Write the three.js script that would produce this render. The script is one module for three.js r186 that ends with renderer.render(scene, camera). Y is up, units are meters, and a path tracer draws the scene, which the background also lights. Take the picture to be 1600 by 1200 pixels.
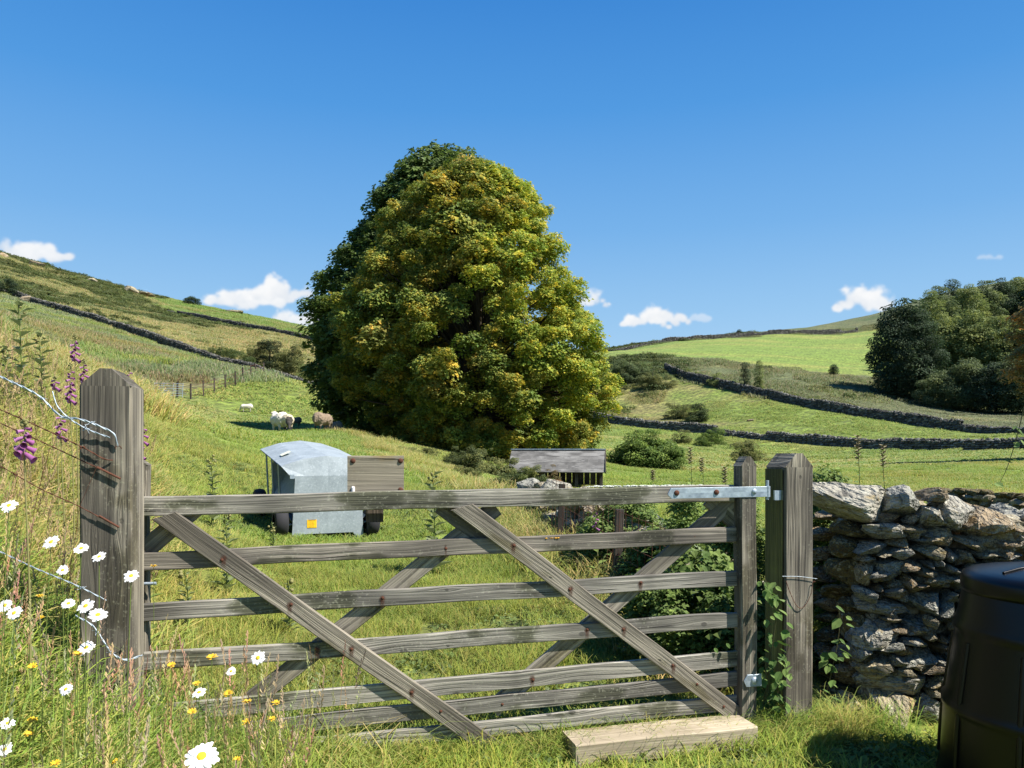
import * as THREE from 'three';
import { mergeGeometries, mergeVertices, toCreasedNormals } from 'three/addons/utils/BufferGeometryUtils.js';
import { MarchingCubes } from 'three/addons/objects/MarchingCubes.js';

// ---------------------------------------------------------------- camera, sky, sun, exposure
const F = 1200, CU = 800, CV = 709, EYE = 1.45;          // focal length and principal point in pixels of the 1600 x 1200 photograph
const scene = new THREE.Scene();
const camera = new THREE.PerspectiveCamera(2 * Math.atan(600 / F) * 180 / Math.PI, 4 / 3, 0.05, 3000);
camera.position.set(0, EYE, 0);
camera.setViewOffset(1600, 1200, 0, 600 - CV, 1600, 1200); // level camera, lens shifted up
const renderer = new THREE.WebGLRenderer({ antialias: true });
renderer.toneMapping = THREE.LinearToneMapping;
renderer.toneMappingExposure = 2.1;
renderer.shadowMap.enabled = true;
const SUN = new THREE.Vector3(0.564, 0.797, 0.217).normalize();
const sun = new THREE.DirectionalLight(new THREE.Color().setRGB(1, 0.94, 0.85), 4.8);
sun.name = 'sun';
sun.position.copy(SUN).multiplyScalar(120);
sun.castShadow = true;
sun.shadow.mapSize.set(4096, 4096);
Object.assign(sun.shadow.camera, { left: -60, right: 60, top: 60, bottom: -60, near: 1, far: 400 });
scene.add(sun, sun.target);

// ---------------------------------------------------------------- numbers
function rng(seed) { let s = seed >>> 0; return () => { s = (s + 0x6D2B79F5) >>> 0; let t = s; t = Math.imul(t ^ (t >>> 15), t | 1); t ^= t + Math.imul(t ^ (t >>> 7), t | 61); return ((t ^ (t >>> 14)) >>> 0) / 4294967296; }; }
const R0 = rng(7);
const hash2 = (x, y) => { let h = Math.imul(x, 374761393) ^ Math.imul(y, 668265263); h = Math.imul(h ^ (h >>> 13), 1274126177); return ((h ^ (h >>> 16)) >>> 0) / 4294967296; };
function vnoise(x, y) {
  const ix = Math.floor(x), iy = Math.floor(y), fx = x - ix, fy = y - iy, s = fx * fx * (3 - 2 * fx), t = fy * fy * (3 - 2 * fy);
  const a = hash2(ix, iy), b = hash2(ix + 1, iy), c = hash2(ix, iy + 1), d = hash2(ix + 1, iy + 1);
  return a + (b - a) * s + (c - a) * t + (a - b - c + d) * s * t;
}
function fbm(x, y, o = 4) { let a = 0.5, v = 0, n = 0; for (let i = 0; i < o; i++) { v += a * vnoise(x, y); n += a; x = x * 2.03 + 17.3; y = y * 2.03 + 9.1; a *= 0.5; } return v / n; }
function noise3(x, y, z) { const k = Math.floor(z), f = z - k, s = f * f * (3 - 2 * f); return vnoise(x + k * 37.7, y + k * 91.3) * (1 - s) + vnoise(x + (k + 1) * 37.7, y + (k + 1) * 91.3) * s; }
const clamp = (x, a, b) => Math.min(b, Math.max(a, x)), lerp = (a, b, t) => a + (b - a) * t;
const smooth = (x, a, b) => { const t = clamp((x - a) / (b - a), 0, 1); return t * t * (3 - 2 * t); };
const V = (x, y, z) => new THREE.Vector3(x, y, z);
const at = (u, v, D) => V((u - CU) / F * D, EYE + (CV - v) / F * D, -D);
const pick = (r, a) => a[Math.floor(r() * a.length)];
const srgb = (h) => { const c = new THREE.Color(h); return [c.r, c.g, c.b]; };
function table(list, x) { if (x <= list[0][0]) return list[0][1]; for (let i = 1; i < list.length; i++) if (x <= list[i][0]) return lerp(list[i - 1][1], list[i][1], (x - list[i - 1][0]) / (list[i][0] - list[i - 1][0])); return list[list.length - 1][1]; }

// ---------------------------------------------------------------- sky with its few clouds
{
  const W = 4096, H = 2048, data = new Float32Array(W * H * 4), E = renderer.toneMappingExposure;
  const stops = [[-90, '#a9cdee'], [0, '#c0dff6'], [5, '#b2d7f5'], [10, '#99c8f1'], [16, '#78b3eb'], [24, '#539be1'], [32, '#3b85d4'], [48, '#2b70c0'], [90, '#205fab']].map(([e, c]) => [e, srgb(c)]);
  const sky = (e) => { for (let i = 1; i < stops.length; i++) if (e <= stops[i][0]) { const t = (e - stops[i - 1][0]) / (stops[i][0] - stops[i - 1][0]); return [0, 1, 2].map((c) => lerp(stops[i - 1][1][c], stops[i][1][c], t) / E); } return [0, 0, 0]; };
  for (let y = 0; y < H; y++) {
    const c = sky(((y + 0.5) / H - 0.5) * 180);
    for (let x = 0, o = y * W * 4; x < W; x++, o += 4) { data[o] = c[0]; data[o + 1] = c[1]; data[o + 2] = c[2]; data[o + 3] = 1; }
  }
  // clouds: [u, v, half width, half height, strength, lobes]
  const clouds = [[62, 398, 56, 28, 0.95, 3], [5, 388, 24, 16, 0.7, 5], [385, 466, 66, 30, 1, 8], [442, 458, 50, 32, 1, 9], [462, 501, 52, 22, 0.95, 11], [930, 473, 26, 18, 0.95, 14], [1010, 502, 44, 22, 1, 18], [1048, 498, 34, 24, 1, 19], [1095, 498, 16, 9, 0.4, 20], [1346, 473, 46, 27, 1, 23], [1545, 403, 20, 7, 0.35, 27], [700, 515, 90, 14, 0.9, 31], [-160, 430, 120, 35, 0.9, 35], [1800, 420, 120, 40, 0.9, 39]];
  for (const [u, v, hw, hh, k, seed] of clouds) {
    const mid = at(u, v, 1).sub(V(0, EYE, 0)), az = Math.atan2(mid.z, mid.x), el = Math.asin(mid.y / mid.length());
    const aw = hw * 1.6 / F, ah = hh * 1.9 / F, cx = (az / (2 * Math.PI) + 0.5) * W, cy = (el / Math.PI + 0.5) * H, rx = Math.ceil(aw / (2 * Math.PI) * W) + 2, ry = Math.ceil(ah / Math.PI * H) + 2;
    for (let y = Math.floor(cy - ry); y <= cy + ry; y++) for (let x = Math.floor(cx - rx); x <= cx + rx; x++) {
      const q = ((x + 0.5) / W - 0.5) * 2 * Math.PI, e = ((y + 0.5) / H - 0.5) * Math.PI, d = V(Math.cos(q) * Math.cos(e), Math.sin(e), Math.sin(q) * Math.cos(e));
      const pu = CU + F * d.x / -d.z, pv = CV - F * d.y / -d.z, a = (pu - u) / hw, b = (v - pv) / hh;
      const n2 = fbm(pu * 0.05 + seed, pv * 0.06 + seed, 5), n = fbm(pu * 0.02 + seed * 3, pv * 0.03, 4);
      let f = -9; for (let q = 0; q < 9; q++) { const ha = hash2(seed, q), hb = hash2(seed + 50, q), hc = hash2(seed + 90, q), ca = (q / 8 * 2 - 1) * 0.8, cr = (0.30 + 0.55 * hb) * (1 - 0.45 * Math.abs(ca)), cb = -0.55 + cr * (0.75 + 0.5 * ha) + 0.2 * hc, dx = (a - ca) * 1.9 * Math.sqrt(hw / hh / 3), dy = b - cb; f = Math.max(f, 1 - Math.sqrt(dx * dx + dy * dy * (dy < 0 ? 1.6 : 1)) / (cr * 1.15)); }
      let dens = f + (n2 - 0.5) * 1.5 + (n - 0.5) * 0.5; dens = smooth(dens, 0.05, 0.6) * k * smooth(1.5 - Math.abs(a), 0, 0.4);
      if (dens <= 0) continue;
      const lit = clamp(0.68 + 0.35 * b + (n2 - 0.5) * 0.9, 0.3, 1), o = (((y % H) + H) % H * W + ((x % W) + W) % W) * 4;
      const col = [lerp(0.60, 0.98, lit), lerp(0.69, 0.98, lit), lerp(0.80, 0.98, lit)];
      for (let c = 0; c < 3; c++) data[o + c] = lerp(data[o + c], col[c] / E, dens * 0.96);
    }
  }
  const t = new THREE.DataTexture(data, W, H, THREE.RGBAFormat, THREE.FloatType);
  t.mapping = THREE.EquirectangularReflectionMapping; t.magFilter = THREE.LinearFilter; t.minFilter = THREE.LinearFilter; t.needsUpdate = true;
  scene.background = t; scene.environment = t;
}

// ---------------------------------------------------------------- naming helpers
const taken = {};
function numbered(name) { const n = taken[name] = (taken[name] ?? -1) + 1; return n ? name + '_' + String(n).padStart(3, '0') : name; }
function tag(o, label, category, group, kind) { if (label) o.userData.label = label; if (category) o.userData.category = category; if (group) o.userData.group = group; if (kind) o.userData.kind = kind; return o; }
function thing(name, label, category, pos = V(0, 0, 0), group) { const o = new THREE.Group(); o.name = numbered(name); o.position.copy(pos); scene.add(o); return tag(o, label, category, group); }
function part(name, geo, mat, parent, label) { const m = new THREE.Mesh(geo, mat); m.name = name; m.castShadow = m.receiveShadow = true; parent.add(m); if (label) m.userData.label = label; return m; }
function solo(name, geo, mat, label, category, pos, group, kind) { const m = part(numbered(name), geo, mat, scene); if (pos) m.position.copy(pos); return tag(m, label, category, group, kind); }
function copies(name, geo, mat, list, parent, kind = 'stuff') { // list of { m: Matrix4, c: [r, g, b] }
  const im = new THREE.InstancedMesh(geo, mat, list.length); im.name = name; im.castShadow = im.receiveShadow = true;
  const col = new THREE.Color();
  list.forEach((q, i) => { im.setMatrixAt(i, q.m); im.setColorAt(i, col.setRGB(q.c[0], q.c[1], q.c[2])); });
  parent.add(im); if (kind) im.userData.kind = kind; return im;
}
const _q = new THREE.Quaternion(), _e = new THREE.Euler();
const mat4 = (p, rx, ry, rz, sx, sy = sx, sz = sx) => new THREE.Matrix4().compose(p, _q.setFromEuler(_e.set(rx, ry, rz, 'YXZ')).clone(), V(sx, sy, sz));
function GB() { return { p: [], uv: [], c: [], i: [] }; }
function gbBuild(b, flat = false) {
  let g = new THREE.BufferGeometry();
  g.setAttribute('position', new THREE.Float32BufferAttribute(b.p, 3));
  if (b.uv.length) g.setAttribute('uv', new THREE.Float32BufferAttribute(b.uv, 2));
  if (b.c.length) g.setAttribute('color', new THREE.Float32BufferAttribute(b.c, 3));
  g.setIndex(b.i); if (flat) g = g.toNonIndexed(); g.computeVertexNormals(); return g;
}
const strip = (g) => { for (const k of Object.keys(g.attributes)) if (!['position', 'normal', 'uv'].includes(k)) g.deleteAttribute(k); return g; };
const merged = (list) => mergeGeometries(list.map((g) => strip(g.index ? g.toNonIndexed() : g)), false);
function boxUV(g, k = 1) { // texture coordinates in metres, from the side that each face points to
  g = g.index ? g.toNonIndexed() : g; const p = g.attributes.position, uv = new Float32Array(p.count * 2), a = V(0, 0, 0), b = V(0, 0, 0), c = V(0, 0, 0), n = V(0, 0, 0);
  for (let i = 0; i < p.count; i += 3) {
    a.fromBufferAttribute(p, i); b.fromBufferAttribute(p, i + 1); c.fromBufferAttribute(p, i + 2); n.copy(b).sub(a).cross(c.clone().sub(a));
    const ax = Math.abs(n.x), ay = Math.abs(n.y), az = Math.abs(n.z), w = ay >= ax && ay >= az ? 1 : ax >= az ? 0 : 2;
    [a, b, c].forEach((q, j) => { uv[(i + j) * 2] = (w === 0 ? q.z : q.x) * k; uv[(i + j) * 2 + 1] = (w === 1 ? q.z : q.y) * k; });
  }
  g.setAttribute('uv', new THREE.BufferAttribute(uv, 2)); return g;
}
function tube(points, r0, r1 = r0, sides = 6, steps = points.length * 3) {
  const c = new THREE.CatmullRomCurve3(points), g = new THREE.TubeGeometry(c, steps, 1, sides, false), p = g.attributes.position, q = V(0, 0, 0);
  for (let i = 0; i <= steps; i++) { const t = i / steps, m = c.getPointAt(t), r = lerp(r0, r1, t); for (let j = 0; j <= sides; j++) { const k = i * (sides + 1) + j; q.fromBufferAttribute(p, k).sub(m).normalize().multiplyScalar(r).add(m); p.setXYZ(k, q.x, q.y, q.z); } }
  return g;
}
// ---------------------------------------------------------------- textures
function texture(W, H, f, srgbMap = true) { // f(x, y) -> [r, g, b] in 0..1 (sRGB values)
  const d = new Uint8Array(W * H * 4);
  for (let y = 0; y < H; y++) for (let x = 0; x < W; x++) { const c = f(x / W, y / H, x, y), o = (y * W + x) * 4; for (let k = 0; k < 3; k++) d[o + k] = clamp(c[k] ?? c[0], 0, 1) * 255; d[o + 3] = c[3] === undefined ? 255 : clamp(c[3], 0, 1) * 255; }
  const t = new THREE.DataTexture(d, W, H); t.wrapS = t.wrapT = THREE.RepeatWrapping; t.magFilter = THREE.LinearFilter; t.minFilter = THREE.LinearMipmapLinearFilter; t.generateMipmaps = true; t.needsUpdate = true;
  if (srgbMap) t.colorSpace = THREE.SRGBColorSpace; return t;
}
// weathered timber: 2.4 m along the grain, 0.6 m across
function woodMaps(seed, tone, W = 2048, H = 512) {
  const r = rng(seed), knots = []; for (let i = 0; i < 13; i++) knots.push([r() * 2.4, r() * 0.6, 0.006 + r() * 0.012, 0.7 + r() * 0.6]);
  const val = new Float32Array(W * H), mask = new Float32Array(W * H);
  for (let y = 0; y < H; y++) for (let x = 0; x < W; x++) {
    const X = x / W * 2.4; let Y = y / H * 0.6, knot = 0, warp = 0;
    for (const [kx, ky, kr, st] of knots) { const dx = (X - kx) / 3.2, dy = Y - ky, d = Math.sqrt(dx * dx + dy * dy), w = Math.exp(-(d * d) / (kr * kr * 9)); warp += (dy > 0 ? 1 : -1) * w * kr * 1.3 * st; const k = Math.sqrt((X - kx) * (X - kx) * 0.5 + dy * dy); knot = Math.max(knot, 1 - smooth(k, kr * 0.55, kr * 1.05)); }
    const edge = smooth(x / W, 0, 0.02) * smooth(1 - x / W, 0, 0.02);
    Y -= warp; Y += (fbm(X * 1.1 + seed, Y * 3, 3) - 0.5) * 0.05;
    const fine = fbm(X * 5 + 3, Y * 420 + seed, 3), ring = 0.5 + 0.5 * Math.sin(Y * 330 + fbm(X * 0.8, Y * 9 + seed, 3) * 22), streak = fbm(X * 1.6 + 40, Y * 60 + seed * 3, 4);
    const crack = smooth(fbm(X * 1.3 + 9, Y * 150 + seed * 5, 2), 0.76, 0.83) * smooth(fbm(X * 2 + 1, Y * 6 + seed, 2), 0.45, 0.6);
    let v = 0.55 + (fine - 0.5) * 0.55 + (ring - 0.5) * 0.13 + (streak - 0.5) * 0.6;
    v = v * lerp(0.62, 1.22, smooth(fbm(X * 2.2 + seed * 7, Y * 5 + 2, 4), 0.3, 0.7)); v = 0.5 + (v - 0.5) * (tone.contrast ?? 1.15); v -= crack * 0.6; v = lerp(v, 0.16 + fine * 0.1, knot * 0.85);
    val[y * W + x] = v * (0.9 + 0.1 * edge); mask[y * W + x] = fbm(X * 4 + seed, Y * 9 + 3, 4);
  }
  const map = texture(W, H, (a, b, x, y) => {
    const v = clamp(val[y * W + x], 0, 1.15), m = mask[y * W + x], st = smooth(m, 0.56, 0.72), li = smooth(fbm(a * 230 + seed, b * 60, 3), 0.64, 0.76) * smooth(m, 0.4, 0.55);
    let c = [0, 1, 2].map((k) => lerp(tone.dark[k], tone.light[k], v));
    c = c.map((q, k) => lerp(q, q * tone.stain[k], st)); return c.map((q, k) => lerp(q, tone.lichen[k], li * tone.lichenAmount));
  });
  const bump = texture(W, H, (a, b, x, y) => [val[y * W + x] * 0.8], false); for (const t of [map, bump]) t.wrapS = t.wrapT = THREE.MirroredRepeatWrapping;
  return { map, bump };
}
function woodMaterial(seed, tone, W, H) { const { map, bump } = woodMaps(seed, tone, W, H); return new THREE.MeshStandardMaterial({ map, bumpMap: bump, bumpScale: 0.004, roughness: 0.9, name: 'weathered wood' }); }
const hex = (h) => [1, 3, 5].map((k) => parseInt(h.slice(k, k + 2), 16) / 255);
const M = {};
M.rails = [[3, '#33312d', '#aaa598', 0.35], [5, '#393530', '#a0988a', 0.25], [8, '#312f2b', '#b0ab9f', 0.4]].map(([k, d, l, n]) => woodMaterial(k, { dark: hex(d), light: hex(l), stain: [0.62, 0.64, 0.56], lichen: hex('#b4b4a0'), lichenAmount: n }));
M.rail = M.rails[0];
M.brace = woodMaterial(11, { dark: hex('#35312b'), light: hex('#9f9787'), stain: [0.76, 0.75, 0.65], lichen: hex('#9c9d84'), lichenAmount: 0.25 });
M.post = woodMaterial(23, { dark: hex('#35312b'), light: hex('#9c9483'), stain: [0.74, 0.73, 0.66], lichen: hex('#a2a28a'), lichenAmount: 0.35, contrast: 1.5 });
M.algae = woodMaterial(31, { dark: hex('#2b2b12'), light: hex('#7d7a45'), stain: [0.75, 0.95, 0.45], lichen: hex('#6f7a2c'), lichenAmount: 0.6 }, 1024, 256);
M.step = woodMaterial(41, { contrast: 0.75, dark: hex('#685c4a'), light: hex('#d4c8ae'), stain: [0.78, 0.74, 0.64], lichen: hex('#d9d0bb'), lichenAmount: 0.3 }, 1024, 256);
M.board = woodMaterial(47, { contrast: 0.7, dark: hex('#4f493e'), light: hex('#a89f8b'), stain: [0.95, 0.84, 0.55], lichen: hex('#97937f'), lichenAmount: 0.3 }, 1024, 256);
M.roof = woodMaterial(59, { dark: hex('#3c3b39'), light: hex('#8a8986'), stain: [0.8, 0.8, 0.8], lichen: hex('#a0a0a0'), lichenAmount: 0.3 }, 1024, 256);
M.darkWood = woodMaterial(53, { dark: hex('#211c17'), light: hex('#5a5046'), stain: [0.8, 0.8, 0.8], lichen: hex('#6a655a'), lichenAmount: 0.2 }, 1024, 256);
{
  const N = 512, f = (a, b, s) => fbm(a * 9 + s, b * 9 + s, 5);
  const stoneMap = (s, base, tint) => texture(N, N, (a, b) => {
    const n = f(a, b, s), g = fbm(a * 70 + s, b * 70, 3), v = 0.5 + (n - 0.5) * 1.1 + (g - 0.5) * 0.6, l = smooth(fbm(a * 16 + s * 2, b * 16 + 5, 4), 0.62, 0.68) * (0.55 + 0.45 * g), o = smooth(fbm(a * 7 + 50 + s, b * 7, 4), 0.6, 0.7), dk = smooth(fbm(a * 24 + s, b * 6 + 80, 3), 0.66, 0.74);
    return [0, 1, 2].map((k) => { let q = base[k] * (0.72 + 0.5 * v); q = lerp(q, tint[k], o * 0.7); q = lerp(q, [0.72, 0.72, 0.66][k], l * 0.6); return q * (1 - 0.3 * dk); });
  });
  const bump = texture(N, N, (a, b) => [0.5 + (fbm(a * 22, b * 22, 5) - 0.5) * 1.2], false);
  const mk = (s, base, tint) => new THREE.MeshStandardMaterial({ map: stoneMap(s, hex(base), hex(tint)), bumpMap: bump, bumpScale: 0.035, roughness: 0.95, name: 'field stone' });
  M.stones = [mk(1, '#938f82', '#8b7c58'), mk(7, '#8f856d', '#958050'), mk(13, '#877860', '#80663b'), mk(19, '#87867c', '#888776')];
  M.mossStone = mk(29, '#5d5230', '#4e3a17');
  M.farStone = new THREE.MeshStandardMaterial({ roughness: 0.95, name: 'far stone' });
  const galv = texture(256, 256, (a, b) => { const n = fbm(a * 20, b * 20, 4), s = fbm(a * 6 + 9, b * 6, 3); return [0.62 + (n - 0.5) * 0.2 + (s - 0.5) * 0.2, 0.67 + (n - 0.5) * 0.2 + (s - 0.5) * 0.2, 0.71 + (n - 0.5) * 0.2 + (s - 0.5) * 0.18]; });
  M.galv = new THREE.MeshStandardMaterial({ map: galv, metalness: 0.45, roughness: 0.5, name: 'galvanised steel' });
  const rust = texture(256, 256, (a, b) => { const n = fbm(a * 24, b * 24, 5); return [0.20 + n * 0.26, 0.125 + n * 0.13, 0.09 + n * 0.07]; });
  M.rust = new THREE.MeshStandardMaterial({ map: rust, roughness: 0.9, name: 'rusty iron' });
  const feeder = texture(512, 512, (a, b) => { const n = fbm(a * 60, b * 60, 3), s = fbm(a * 8, b * 8, 4), sp = smooth(fbm(a * 90, b * 90 + 7, 2), 0.70, 0.76); const v = (n - 0.5) * 0.08 + (s - 0.5) * 0.12 + sp * 0.06; return [0.56 + v, 0.60 + v, 0.62 + v]; });
  M.feeder = new THREE.MeshStandardMaterial({ map: feeder, metalness: 0.12, roughness: 0.6, name: 'galvanised sheet' });
  M.feederLid = M.feeder;
}
M.rubber = new THREE.MeshStandardMaterial({ color: '#26262a', roughness: 0.85, name: 'black rubber' });
M.bin = new THREE.MeshPhysicalMaterial({ color: '#060709', roughness: 0.32, specularIntensity: 0.6, name: 'black plastic' });
M.leafTint = new THREE.MeshPhysicalMaterial({ transmission: 0.45, roughness: 0.8, thickness: 0, specularIntensity: 0.35, side: THREE.DoubleSide, vertexColors: true, name: 'tinted leaf' });
M.leaf = new THREE.MeshPhysicalMaterial({ transmission: 0.4, roughness: 0.85, thickness: 0, specularIntensity: 0.35, side: THREE.DoubleSide, name: 'leaf' });
M.grass = new THREE.MeshPhysicalMaterial({ vertexColors: true, transmission: 0.48, roughness: 0.9, thickness: 0, specularIntensity: 0.25, side: THREE.DoubleSide, name: 'grass' });
M.grassTint = new THREE.MeshPhysicalMaterial({ transmission: 0.3, roughness: 0.9, thickness: 0, specularIntensity: 0.25, side: THREE.DoubleSide, vertexColors: true, name: 'tall grass' });
M.bark = new THREE.MeshStandardMaterial({ roughness: 0.95, color: '#4a4238', name: 'bark', map: texture(256, 256, (a, b) => { const n = fbm(a * 30, b * 5, 4); return [0.6 + n * 0.6, 0.6 + n * 0.55, 0.55 + n * 0.55]; }) });
// ---------------------------------------------------------------- terrain
// field walls as (u, distance) polylines, read from the photograph's wall feet
const LEFT_WALL = [[-260, 178], [-100, 166], [40, 148], [150, 130], [250, 113], [350, 100], [430, 92], [490, 86], [600, 80], [700, 77]];
const UPPER_WALL = [[262, 222], [330, 210], [410, 200], [495, 190], [620, 182]];
const VALLEY_WALL = [[930, 116], [970, 110], [1080, 101], [1200, 91], [1320, 82], [1420, 75], [1520, 69], [1620, 64], [1800, 58]];
const SLOPE_WALL = [[1040, 146], [1075, 138], [1120, 129], [1200, 117], [1300, 105], [1400, 96], [1500, 88], [1600, 81], [1750, 74]];
const TOP_WALL = [[930, 232], [960, 233], [1050, 240], [1150, 248], [1250, 258], [1340, 266]];
const POINTS = [ // [u, v, distance] of ground seen in the photograph
  [-260, 400, 178], [-100, 425, 166], [40, 470, 148], [150, 503, 130], [250, 539, 113], [350, 573, 100], [430, 595, 92], [490, 613, 86], [600, 640, 80], [700, 655, 77],
  [262, 489, 222], [330, 502, 210], [410, 517, 200], [495, 535, 190], [620, 560, 182],
  [-250, 335, 255], [-100, 365, 255], [0, 399, 250], [100, 427, 250], [200, 455, 252], [290, 475, 258], [380, 492, 268], [440, 502, 270], [490, 515, 272], [600, 535, 270], [780, 552, 260], [930, 549, 240],
  [-250, 420, 430], [0, 470, 430], [400, 560, 440], [800, 610, 440], [1200, 565, 480], [1600, 500, 480], [1850, 480, 480],
  [262, 617, 55], [330, 606, 60], [415, 588, 66], [440, 678, 32], [505, 675, 31], [384, 637, 55], [500, 843, 9.5], [700, 828, 10], [120, 610, 30], [120, 566, 60], [0, 532, 20], [0, 503, 60], [0, 486, 100], [250, 765, 10], [250, 666, 30], [-250, 470, 60], [-250, 480, 20], [560, 655, 52],
  [600, 690, 38], [745, 708, 37], [850, 712, 42], [0, 600, 8], [150, 700, 9],
  [870, 758, 30], [1000, 797, 12], [1000, 730, 45], [1000, 700, 75], [970, 664, 110], [1080, 675, 101], [1200, 688, 91], [1320, 698, 82], [1420, 702, 75], [1520, 703, 69], [1620, 701, 64], [1800, 695, 58],
  [1500, 806, 14], [1650, 820, 14], [1450, 732, 40], [1250, 740, 40], [1250, 810, 14], [1650, 735, 36], [1850, 800, 14],
  [1040, 580, 146], [1075, 594, 138], [1120, 605, 129], [1200, 622, 117], [1300, 642, 105], [1400, 658, 96], [1500, 674, 88], [1600, 678, 81], [1750, 680, 74], [1000, 640, 124], [1100, 640, 115],
  [980, 555, 172], [1100, 560, 164], [1200, 573, 154], [1300, 584, 147], [1370, 590, 142],
  [960, 549, 233], [1050, 534, 240], [1150, 527, 248], [1250, 522, 258], [1340, 519, 266], [1200, 518, 300], [1300, 507, 306], [1370, 492, 310], [1450, 466, 305], [1600, 440, 295], [1850, 420, 290],
  [1415, 622, 125], [1500, 640, 118], [1600, 646, 110], [1500, 568, 180], [1600, 550, 180], [1850, 600, 130],
].map(([u, v, D]) => [u, D, EYE + (CV - v) / F * D]);
for (const q of [ // near ground, [u, distance, height]
  [-300, 1.5, 0.35], [0, 1.5, 0.12], [400, 1.5, 0], [800, 1.5, 0], [1200, 1.5, 0], [1900, 1.5, 0], [-300, 2.6, 0.75], [0, 2.3, 0.28], [0, 3.2, 0.56], [0, 5, 1.18], [-300, 5, 1.9], [120, 2.2, 0.12], [120, 3.1, 0.24], [130, 5, 0.55], [225, 3.4, 0.05], [300, 2.5, 0.02], [400, 3.6, 0.0], [600, 3.7, 0], [800, 3.8, 0], [1000, 3.9, 0], [1200, 4.1, 0], [1600, 3.9, -0.02], [1900, 3.8, -0.03], [600, 5.5, 0.1], [1000, 5.5, 0.12], [300, 5.5, 0.25], [1300, 6, 0.2], [1700, 6, 0.1], [1000, 8, 0.38],
]) POINTS.push(q);
const wv = (u, D) => [(u - 800) / 420, 2.1 * Math.log(D + 0.6)];
const gridA = 260, gridB = 320, U0 = -320, U1 = 1920, D0 = 1.2, D1 = 520, GRID = new Float32Array(gridA * gridB);
{ // thin-plate spline through the points
  const n = POINTS.length, P = POINTS.map(([u, D]) => wv(u, D)), m = n + 3, A = Array.from({ length: m }, () => new Float64Array(m + 1));
  const k = (a, b) => { const d = (a[0] - b[0]) ** 2 + (a[1] - b[1]) ** 2; return d < 1e-12 ? 0 : d * Math.log(d); };
  for (let i = 0; i < n; i++) { for (let j = 0; j < n; j++) A[i][j] = k(P[i], P[j]) + (i === j ? 0.004 : 0); A[i][n] = A[n][i] = 1; A[i][n + 1] = A[n + 1][i] = P[i][0]; A[i][n + 2] = A[n + 2][i] = P[i][1]; A[i][m] = POINTS[i][2] / (POINTS[i][1] + 3); }
  for (let c = 0; c < m; c++) { let b = c; for (let r = c + 1; r < m; r++) if (Math.abs(A[r][c]) > Math.abs(A[b][c])) b = r; [A[c], A[b]] = [A[b], A[c]]; for (let r = c + 1; r < m; r++) { const f = A[r][c] / A[c][c]; if (f) for (let q = c; q <= m; q++) A[r][q] -= f * A[c][q]; } }
  const w = new Float64Array(m); for (let r = m - 1; r >= 0; r--) { let s = A[r][m]; for (let q = r + 1; q < m; q++) s -= A[r][q] * w[q]; w[r] = s / A[r][r]; }
  const b0 = wv(0, D0)[1], b1 = wv(0, D1)[1];
  for (let j = 0; j < gridB; j++) for (let i = 0; i < gridA; i++) { const q = [(lerp(U0, U1, i / (gridA - 1)) - 800) / 420, lerp(b0, b1, j / (gridB - 1))]; let s = w[n] + w[n + 1] * q[0] + w[n + 2] * q[1]; for (let t = 0; t < n; t++) s += w[t] * k(q, P[t]); GRID[j * gridA + i] = s; }
}
const B0 = wv(0, D0)[1], B1 = wv(0, D1)[1];
function slope(u, D) {
  const a = clamp((u - U0) / (U1 - U0), 0, 1) * (gridA - 1.001), b = clamp((wv(0, clamp(D, D0, D1))[1] - B0) / (B1 - B0), 0, 1) * (gridB - 1.001), i = Math.floor(a), j = Math.floor(b), s = a - i, t = b - j, o = j * gridA + i;
  return lerp(lerp(GRID[o], GRID[o + 1], s), lerp(GRID[o + gridA], GRID[o + gridA + 1], s), t);
}
const uOf = (x, D) => CU + F * x / Math.max(D, 1.5);
function ground(x, z) {
  const D = Math.max(-z, 1.5), u = uOf(x, D), y = slope(u, D) * (D + 3), rough = clamp((D - 5) / 60, 0.05, 1);
  return y + (fbm(x * 0.5 + 70, z * 0.5, 3) - 0.5) * 0.16 * rough + (fbm(x * 0.07, z * 0.07 + 30, 3) - 0.5) * 1.1 * smooth(D, 70, 200);
}
const onGround = (u, D) => { const x = (u - CU) / F * D; return V(x, ground(x, -D), -D); };
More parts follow.
